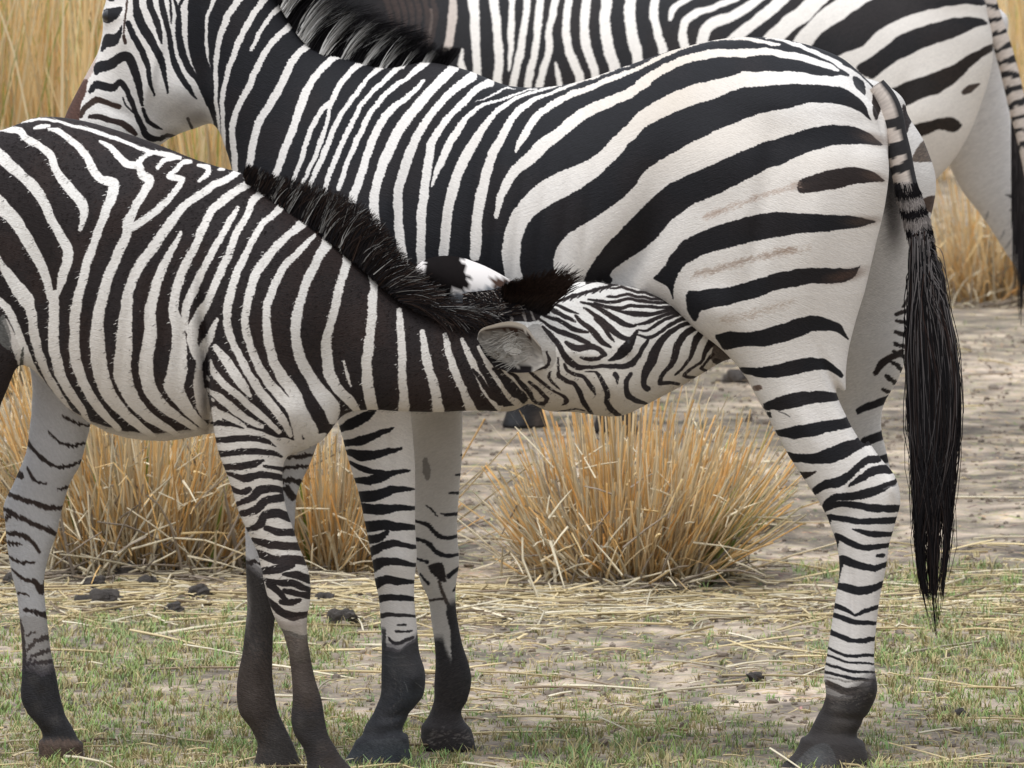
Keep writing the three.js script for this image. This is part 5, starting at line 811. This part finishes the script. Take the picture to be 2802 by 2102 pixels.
// ---------- the ground: one sheet of trampled soil, with short grass, straw and clods on it ----------
const greenAt = (x, z) => sstep(-.16, .34, fbm(x * 1.9 + 3, z * .8 + 8, 4) + .2 * sstep(-3.2, -1.6, z) - .34 * sstep(-3.3, -5, z) + .1 * sstep(-.5, .6, x));
const groundY = (x, z) => .018 * fbm(x * 1.6, z * 1.3, 3) + .012 * fbm(x * 7, z * 7 + 3, 3) * sstep(.35, .0, greenAt(x, z) * .5) + .03 * fbm(x * .35 + 9, z * .35, 2);
const ground = (() => {
  seed(51);
  const N = 2048, M = 6, cv = document.createElement('canvas'); cv.width = cv.height = N; const g = cv.getContext('2d'), im = g.createImageData(N, N), d = im.data;
  for (let y = 0; y < N; y++) for (let x = 0; x < N; x++) {
    const u = x / N * M, v = y / N * M, w = (a, b) => { const k = sstep(.86, 1, x / N), l = sstep(.86, 1, y / N); return lerp(lerp(fbm(u * a + b, v * a, 4), fbm((u - M) * a + b, v * a, 4), k), lerp(fbm(u * a + b, (v - M) * a, 4), fbm((u - M) * a + b, (v - M) * a, 4), k), l); };
    const big = w(1.1, 3), mid = w(9, 40), f = hash2(x, y) - .5, o = (y * N + x) * 4, m = 1 + big * .26 + mid * .7 + f * .22;
    d[o] = 144 * m; d[o + 1] = 131 * m; d[o + 2] = 116 * m + 3 * big; d[o + 3] = 255;
  }
  g.putImageData(im, 0, 0);
  for (let n = 0; n < 52000; n++) { // scraps of chaff trodden into the soil
    const x = rnd() * N, y = rnd() * N, L = rr(3, 22), a = rnd() * 6.28, c = rnd(); g.globalAlpha = rr(.25, .9); g.lineWidth = rr(.8, 2.4);
    g.strokeStyle = c < .62 ? `rgb(${rr(176, 214)},${rr(156, 188)},${rr(112, 150)})` : c < .8 ? `rgb(${rr(60, 90)},${rr(52, 76)},${rr(44, 62)})` : `rgb(${rr(110, 140)},${rr(124, 144)},${rr(70, 92)})`;
    g.beginPath(); g.moveTo(x, y); g.lineTo(x + Math.cos(a) * L, y + Math.sin(a) * L); g.stroke();
  }
  const map = new THREE.CanvasTexture(cv); map.colorSpace = THREE.SRGBColorSpace; map.wrapS = map.wrapT = THREE.RepeatWrapping; map.anisotropy = 16;
  const nx = 420, nz = 620, p = [], uv = [], ix = [];
  for (let j = 0; j <= nz; j++) for (let i = 0; i <= nx; i++) {
    const a = i / nx * 2 - 1, b = j / nz, x = 4.2 * a + 120 * a ** 9, z = b < .04 ? lerp(30, 1.6, b / .04) : b < .86 ? lerp(1.6, -13, (b - .04) / .82) : -13 - 16 * ((b - .86) / .14) - 270 * ((b - .86) / .14) ** 4;
    p.push(x, groundY(x, z), z); uv.push(x / M, z / M);
  }
  for (let j = 0; j < nz; j++) for (let i = 0; i < nx; i++) { const a = j * (nx + 1) + i, b = a + nx + 1; ix.push(a, a + 1, b, b, a + 1, b + 1); }
  const geo = new THREE.BufferGeometry(); geo.setAttribute('position', new THREE.Float32BufferAttribute(p, 3)); geo.setAttribute('uv', new THREE.Float32BufferAttribute(uv, 2)); geo.setIndex(ix); geo.computeVertexNormals();
  const m = mesh('ground', geo, new THREE.MeshStandardMaterial({ map, bumpMap: map, bumpScale: .012, roughness: 1 }), scene); m.userData.kind = 'structure'; m.userData.label = 'bare grey brown soil with chaff and patches of short green grass'; return m;
})();
function scatter(name, label, category, geo, mat, spots) {
  const m = new THREE.InstancedMesh(geo, mat, spots.length); m.name = numbered(name); const D = new THREE.Object3D(), c = new THREE.Color();
  spots.forEach((s, i) => { D.position.set(...s.p); D.rotation.set(...s.r); D.scale.set(...s.s); D.updateMatrix(); m.setMatrixAt(i, D.matrix); m.setColorAt(i, c.setRGB(...s.c)); });
  m.castShadow = m.receiveShadow = true; m.userData.kind = 'stuff'; tag(m, label, category); scene.add(m); return m;
}
const plantMat = new THREE.MeshPhysicalMaterial({ vertexColors: true, roughness: .9, side: THREE.DoubleSide, specularIntensity: .3 }), leafMat = new THREE.MeshPhysicalMaterial({ vertexColors: true, roughness: 1, side: THREE.DoubleSide, specularIntensity: .25, transmission: .35, thickness: 0 });
{
  seed(61);
  // short grass: sprigs of a few blades
  const sprig = (n, tall) => { const S = new Strands(); for (let k = 0; k < n; k++) { const a = rnd() * 6.28, x = rr(-.014, .014), z = rr(-.014, .014), h = rr(.5, 1) * tall, l = rr(.2, .9) * tall; S.ribbon([[x, -.004, z], [x + Math.cos(a) * l * .35, h * .6, z + Math.sin(a) * l * .35], [x + Math.cos(a) * l, h, z + Math.sin(a) * l]], .0042, .0008, [.62, .62, .62], [1, 1, 1], [-Math.sin(a), 0, Math.cos(a)]); } return S.geo(); };
  const spots = [[], [], []];
  for (let n = 0; n < 60000; n++) {
    const z = rnd() < .93 ? rr(.45, -4) : rr(-4, -14), w = 1.25 * (15 - z) / 15, x = rr(-w, w), g = greenAt(x, z);
    if (rnd() > g * .26 + .07 * sstep(-3.4, -2, z) + .006) continue;
    const c = fbm(x * 3, z * 3, 2), dry = rnd() < .42, s = rr(.4, 1) * (g > .6 ? 1 : .8);
    spots[n % 3].push({ p: [x, groundY(x, z), z], r: [0, rnd() * 6.28, 0], s: [s, s * rr(.7, 1.2), s], c: dry ? shade([.56, .47, .25], rr(.7, 1.2)) : [.31 + .1 * rnd() + .04 * c, .42 + .08 * rnd() + .04 * c, .15 + .06 * rnd()] });
  }
  [[7, .026], [9, .018], [5, .036]].forEach(([n, t], k) => scatter('short_grass', 'thin short green grass sprouting from the soil', 'grass', sprig(n, t), plantMat, spots[k]));
  // straw lying about
  const straw = () => { const S = new Strands(), b = rr(-.08, .08); S.stalk([[-.5, 0, 0], [-.15, .012, b * .6], [.2, .012, b], [.5, 0, b * .2]], .021, .014, [1, 1, 1], [.92, .9, .85]); return S.geo(); };
  for (let k = 0; k < 3; k++) {
    const sp = [];
    for (let n = 0; n < 11000; n++) {
      const u = rnd(), z = u < .5 ? rr(.4, -3.4) : u < .8 ? rr(-2.4, -5) : rr(-5, -16), w = 1.3 * (15 - z) / 15, x = rr(-w, w), den = .13 + .8 * Math.exp(-(((z + 3.1) / .55) ** 2)) - .05 * sstep(-5, -6, z) + .34 * fbm(x * 1.7, z * 1.2 + 50, 3);
      if (rnd() > den) continue;
      const L = rnd() < .88 ? rr(.012, .055) : rr(.06, .34), t = rr(.09, .22) + (L > .1 ? .12 : 0), v = rr(.55, 1.15), c = rnd();
      sp.push({ p: [x, groundY(x, z) + .003 + rnd() * .006, z], r: [rr(-.1, .1), rnd() * 6.28, rr(-.06, .06)], s: [L, t, t], c: shade(c < .6 ? [.72, .59, .35] : c < .88 ? [.78, .70, .53] : [.30, .23, .16], v) });
    }
    scatter('loose_straw', 'broken dry straw scattered over the soil', 'straw', straw(), plantMat, sp);
  }
  // soil crumbs
  const crumb = new THREE.IcosahedronGeometry(1, 1); { const q = crumb.attributes.position; for (let i = 0; i < q.count; i++) { const f = 1 + .35 * noise2(q.getX(i) * 2.3 + 7, q.getY(i) * 2.3 + q.getZ(i) * 1.7); q.setXYZ(i, q.getX(i) * f, q.getY(i) * f, q.getZ(i) * f); } crumb.computeVertexNormals(); }
  const cr2 = []; for (let n = 0; n < 9000; n++) { const z = rr(.4, -13), w = 1.25 * (15 - z) / 15, x = rr(-w, w); if (rnd() < greenAt(x, z) * .6) continue; const s = .002 + .004 * rnd() + .007 * rnd() ** 9; cr2.push({ p: [x, groundY(x, z) + s * .3, z], r: [rnd() * 6, rnd() * 6, 0], s: [s * rr(.8, 1.7), s * .7, s], c: shade([.27, .22, .175], rr(.6, 1.3)) }); }
  scatter('soil_crumbs', 'small crumbs of dry soil on the ground', 'soil', crumb, new THREE.MeshStandardMaterial({ roughness: 1 }), cr2);
  // larger dark clods
  const clodG = []; for (let v = 0; v < 3; v++) { const g = new THREE.IcosahedronGeometry(1, 4), q = g.attributes.position; for (let i = 0; i < q.count; i++) { const x = q.getX(i), y = q.getY(i), z = q.getZ(i), f = 1 + .6 * fbm(x * 1.4 + v * 9, y * 1.4 + z * 1.9, 3) + .22 * fbm(x * 4 + v, z * 4 + y * 4, 3); q.setXYZ(i, x * f, y * f * .75, z * f); } g.computeVertexNormals(); clodG.push(g); }
  const clodM = new THREE.MeshStandardMaterial({ color: new THREE.Color(.1, .085, .075), roughness: 1, bumpMap: furBump, bumpScale: .004 });
  const clods = [[352, 1588, .026, 'dark clod under the leaning pale stalks of the tall left tussock'], [258, 1612, .026, 'dark clod at the left foot of the tangled grey stalks'], [226, 1652, .022, 'left clod of the dark heap in front of the tall left tussock'], [288, 1656, .03, 'largest clod of the dark heap in front of the tall left tussock'], [312, 1680, .017, 'lowest small clod of the dark heap before the left tussock'],
    [402, 1614, .022, 'dark clod beside the pale curled straw before the left tussock'], [474, 1680, .024, 'round dark clod alone on the soil right of the dark heap'], [548, 1640, .022, 'dark clod just left of the foal front legs'], [36, 1612, .022, 'dark clod left of the foal hind leg at the frame edge'], [886, 1652, .02, 'grey clod in the gap between foal and adult front legs'], [940, 1714, .03, 'flat dark crumbled clod left of the adult near front leg'], [1386, 1706, .014, 'small brown clod below the clear golden tussock, at its left'], [2016, 1042, .045, 'big dark lump on the far mud beside the adult thigh front edge'], [2070, 1868, .018, 'small dark clod left of the adult hind fetlock'], [2630, 1962, .016, 'small grey clod at the lower right on the grass']];
  for (const [x, y, s, label] of clods) {
    const q = groundAt(x, y), m = mesh('soil_clod', clodG[Math.floor(rnd() * 3)], clodM, scene); m.position.set(q[0], groundY(q[0], q[2]) + s * .35, q[2]); m.scale.set(s * rr(.9, 1.3), s * rr(.9, 1.25), s); m.rotation.y = rnd() * 6.28;
    tag(m, label, 'soil clod', 'dark clods of soil on the ground');
  }
}
// ---------- tussocks of cut, dry grass ----------
const GOLD = [[.88, .61, .27], [.90, .69, .37], [.82, .52, .20], [.92, .78, .52], [.89, .64, .31]], STRAW = [.84, .74, .54], GREYST = [.36, .30, .24], GREEN = [.20, .28, .05];
function tussock(label, px, py, o) {
  seed(o.seed);
  const q = groundAt(px, py), t = thing('grass_tussock', label, 'grass tussock', [q[0], groundY(q[0], q[2]), q[2]]);
  const S = new Strands(), G = new Strands(), D = new Strands(), R = o.r;
  const arc = (x, z, a, lean, L, curl, n = 4) => { const pts = []; let y = -.01, l = lean; for (let k = 0; k <= n; k++) { pts.push([x, y, z]); x += Math.cos(a) * Math.sin(l) * L / n; z += Math.sin(a) * Math.sin(l) * L / n; y += Math.cos(l) * L / n; l += curl / n; if (y < .006) y = .006 + rnd() * .01; } return pts; };
  for (let n = 0; n < o.n; n++) {
    const r = Math.sqrt(rnd()), a = rnd() * 6.2832, x = Math.cos(a) * r * R, z = Math.sin(a) * r * R * .8, b = a + rr(-.7, .7), lean = o.fan * r * rr(.1, 1.4) + rr(-.1, .24) + (rnd() < .14 ? rr(.2, .8) : 0), L = o.h * (rnd() < .35 ? rr(.2, .6) : rr(.55, 1.1)) * (1 - .22 * r) * (1 + (o.slant ?? 0) * Math.cos(a) * r) * (1 + .3 * noise2(Math.cos(a) * r * 2.2 + o.seed, Math.sin(a) * r * 2.2)), c = GOLD[Math.floor(rnd() * 5)], v = rr(.72, 1.15), w = rr(.003, .0075);
    const tip = rnd() < .4 ? shade(STRAW, v) : shade(c, v * 1.15);
    if (rnd() < (o.leaf ?? .35)) S.ribbon(arc(x, z, b, lean, L * 1.05, rnd() < .25 ? rr(.7, 2) : rr(-.1, .5)), w * 1.25, .002, shade(c, v * .8), tip, [-Math.sin(b) * .8, .1, Math.cos(b) * .8 + .5]);
    else S.stalk(arc(x, z, b, lean, L, rr(-.08, .16), 3), w, w * .75, shade(c, v * .78), tip);
  }
  for (let n = 0; n < o.green; n++) { const a = o.greenAt !== undefined ? o.greenAt + rr(-.35, .35) : rnd() * 6.28, r = o.greenAt !== undefined ? rr(.75, 1.1) : rr(.3, 1), b = a + rr(-.3, .3); G.ribbon(arc(Math.cos(a) * r * R, Math.sin(a) * r * R * .8, b, o.greenAt !== undefined ? rr(.4, .75) : o.fan * r * rr(.5, 1.1), o.h * (o.greenAt !== undefined ? rr(.45, .72) : rr(.6, 1)), rr(.05, .4)), rr(.009, .017), .0015, shade(GREEN, rr(.5, 1)), shade([.26, .36, .07], rr(.7, 1.2)), [-Math.sin(b), 0, Math.cos(b) + .4]); }
  for (let n = 0; n < o.dead; n++) { const a = rnd() * 6.28, r = rr(.3, 1.25), b = rnd() * 6.28, up = rnd() < .5, L = o.h * rr(.3, up ? .75 : .6), c = rnd() < .45 ? GREYST : STRAW; D.stalk(arc(Math.cos(a) * r * R, Math.sin(a) * r * R, b, up ? rr(.2, 1.1) : rr(1.2, 1.6), L, rr(-.3, 1.1)), rr(.005, .0105), .004, shade(c, rr(.5, 1)), shade(c, rr(.6, 1.1)), 0); }
  for (let n = 0; n < (o.bits ?? 90); n++) { // broken pieces caught among the stalks
    const a = rnd() * 6.28, r = Math.sqrt(rnd()) * R * 1.5, y = o.h * rr(.04, .75) * (1 - .35 * r / R / 1.5), b = rnd() * 6.28, e = rr(-.9, .9), L = rr(.03, .15), x = Math.cos(a) * r, z = Math.sin(a) * r * .9 + .02, c = rnd() < .7 ? STRAW : rnd() < .5 ? GREYST : GOLD[1];
    const P = (q) => [x + Math.cos(b) * Math.cos(e) * L * q, Math.max(.01, y + Math.sin(e) * L * q - .01 * q * q), z + Math.sin(b) * Math.cos(e) * L * q];
    D.stalk([P(0), P(.5), P(1)], rr(.004, .009), .003, shade(c, rr(.7, 1.1)), shade(c, rr(.8, 1.12)));
  }
  mesh('stalks', S.geo(), leafMat, t).userData.kind = 'stuff'; if (o.green) mesh('green_blades', G.geo(), leafMat, t).userData.kind = 'stuff'; if (o.dead) mesh('fallen_stalks', D.geo(), plantMat, t).userData.kind = 'stuff';
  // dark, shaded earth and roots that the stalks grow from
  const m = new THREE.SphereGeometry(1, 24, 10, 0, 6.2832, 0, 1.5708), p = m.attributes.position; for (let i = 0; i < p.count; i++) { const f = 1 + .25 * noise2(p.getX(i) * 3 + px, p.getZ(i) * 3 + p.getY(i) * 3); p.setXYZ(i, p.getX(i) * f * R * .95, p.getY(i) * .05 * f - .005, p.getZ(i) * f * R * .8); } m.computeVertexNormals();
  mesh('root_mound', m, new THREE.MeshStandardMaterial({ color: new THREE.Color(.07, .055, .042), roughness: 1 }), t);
  return t;
}
tussock('golden cut grass tussock standing clear below the foal head, green blades at its right', 1710, 1592, { seed: 71, r: .2, h: .44, n: 1900, fan: .5, slant: .34, bits: 190, green: 34, greenAt: .25, dead: 230 });
tussock('tall golden tussock with tangled grey dead stalks behind the foal front and hind legs', 395, 1565, { seed: 72, r: .24, h: .6, n: 1700, fan: .34, green: 18, bits: 160, dead: 620, leaf: .5 });
tussock('straw tussock seen in the gap between foal and adult front legs', 905, 1560, { seed: 73, r: .15, h: .46, n: 1000, fan: .5, green: 3, dead: 150 });
tussock('straw tussock with green blades at the left edge behind the foal hind leg', -20, 1530, { seed: 74, r: .17, h: .5, n: 1000, fan: .5, green: 30, greenAt: -.2, dead: 160 });
tussock('short stubble tussock just behind the clear golden one, to its right', 1930, 1450, { seed: 75, r: .12, h: .3, n: 420, fan: .8, green: 5, dead: 110 });
tussock('pale straw tussock far back between the hanging tail and the rear zebra hind leg', 2690, 820, { seed: 76, r: .30, h: .55, n: 1500, fan: .55, green: 4, dead: 360, leaf: .6 });
tussock('brownish low tussock at the right edge behind the rear zebra hind leg', 2850, 800, { seed: 77, r: .26, h: .34, n: 800, fan: .8, green: 4, dead: 240, leaf: .6 });
// single long straws that lean or lie where one notices them
{
  seed(81);
  const S = [];
  const L = (label, pts, w) => { const q = new Strands(); q.stalk(pts, w, w * .75, shade(STRAW, .95), shade(STRAW, 1.08)); tag(mesh('dry_stalk', q.geo(), plantMat, scene), label, 'dry stalk'); };
  const g = (x, y, h = .008) => { const q = groundAt(x, y); q[1] = groundY(q[0], q[2]) + h; return q; };
  const up = (x, y, base) => at(x, y, groundAt(base[0], base[1])[2]);
  L('long pale straw on the ground pointing at the foal front legs from the left', [g(415, 1752), g(540, 1728), g(672, 1710)], .009);
  L('thin straw lying right of the foal hind leg, angled down', [g(140, 1675), g(200, 1700), g(345, 1715)], .006);
  L('straw lying between the adult front legs and the clear tussock, angled down to the right', [g(1260, 1670), g(1340, 1690), g(1402, 1712)], .007);
  L('long straight straw lying across the soil at the far right behind the hind hoof', [g(2400, 1668), g(2560, 1674), g(2802, 1676)], .006);
  L('long straw lying on the mud right of the tail, level with the hock', [g(2600, 1395, .012), g(2700, 1385), g(2830, 1388)], .008);
  L('bleached stalk leaning up to the right beside the foal front leg', [up(805, 1445, [805, 1500]), up(870, 1380, [805, 1500]), up(945, 1300, [805, 1500])], .011);
  L('bleached upright stalk behind the belly of the foal, left one of a crossing pair', [up(395, 1590, [395, 1590]), up(470, 1330, [395, 1590]), up(488, 1225, [395, 1590])], .011);
  L('bleached stalk behind the belly of the foal, right one of a crossing pair', [up(490, 1395, [430, 1590]), up(472, 1300, [430, 1590]), up(462, 1140, [430, 1590])], .010);
  L('grey stalk leaning across the foal hind leg gap up to the right', [up(125, 1530, [130, 1570]), up(230, 1410, [130, 1570]), up(330, 1300, [130, 1570])], .010);
  L('pale arched straw over the tangled stalks in front of the tall tussock', [up(360, 1502, [400, 1600]), up(470, 1472, [400, 1600]), up(560, 1478, [400, 1600]), up(690, 1525, [400, 1600])], .006);
  L('bent straw standing at the left of the clear golden tussock', [up(1475, 1645, [1475, 1645]), up(1430, 1530, [1475, 1645]), up(1430, 1470, [1475, 1645])], .007);
}
// ---------- the tall dry grass behind ----------
const TALL = [[.95, .76, .42], [.93, .68, .34], [.97, .85, .58], [.95, .72, .38]];
const tallMat = new THREE.MeshPhysicalMaterial({ vertexColors: true, roughness: 1, side: THREE.DoubleSide, transmission: .5, thickness: 0, specularIntensity: .2 });
{
  seed(91);
  const clump = (n, h, green) => { const S = new Strands(); for (let k = 0; k < n; k++) { const x = gauss() * .09, z = gauss() * .09, a = rnd() * 6.28, L = h * rr(.6, 1.1), l = rr(.02, .22), c = rnd() < green ? [.50, .56, .18] : TALL[Math.floor(rnd() * 4)], v = rr(.85, 1.1), P = (q) => [x + Math.cos(a) * l * L * q * q, L * q, z + Math.sin(a) * l * L * q * q]; rnd() < .45 ? S.stalk([P(0), P(.4), P(.75), P(1)], rr(.005, .009), .003, shade(c, v * .9), shade(rnd() < .5 ? [.95, .84, .6] : c, v * 1.1)) : S.ribbon([P(0), P(.35), P(.7), P(1)], rr(.009, .016), .002, shade(c, v * .9), shade(c, v * 1.1), [-Math.sin(a), 0, Math.cos(a) + .6]); } return S.geo(); };
  const fieldOf = (label, spots, g) => { for (let k = 0; k < 2; k++) scatter('tall_grass', label, 'tall grass', clump(30, 1.55, g), tallMat, spots.filter((_, i) => i % 2 === k)); };
  const sp = (n, x0, x1, z0, z1, s0, s1) => Array.from({ length: n }, () => { const x = rr(x0, x1), z = rr(z0, z1), s = rr(s0, s1); return { p: [x, groundY(x, z) - .02, z], r: [rr(-.06, .06), rnd() * 6.28, rr(-.06, .06)], s: [s, s * rr(.9, 1.15), s], c: shade([1, 1, 1], rr(.8, 1.1)) }; });
  fieldOf('stand of tall golden dry grass behind the head of the adult at left', sp(330, -3.4, -.85, -13.5, -9.6, .85, 1.15), .09);
  fieldOf('stand of tall golden dry grass far off across the back of the field', [...sp(700, -9, 9, -34, -24, .7, 1.1), ...sp(80, 2.35, 4.4, -23, -19, .8, 1.1)], .05);
}
renderer.render(scene, camera);
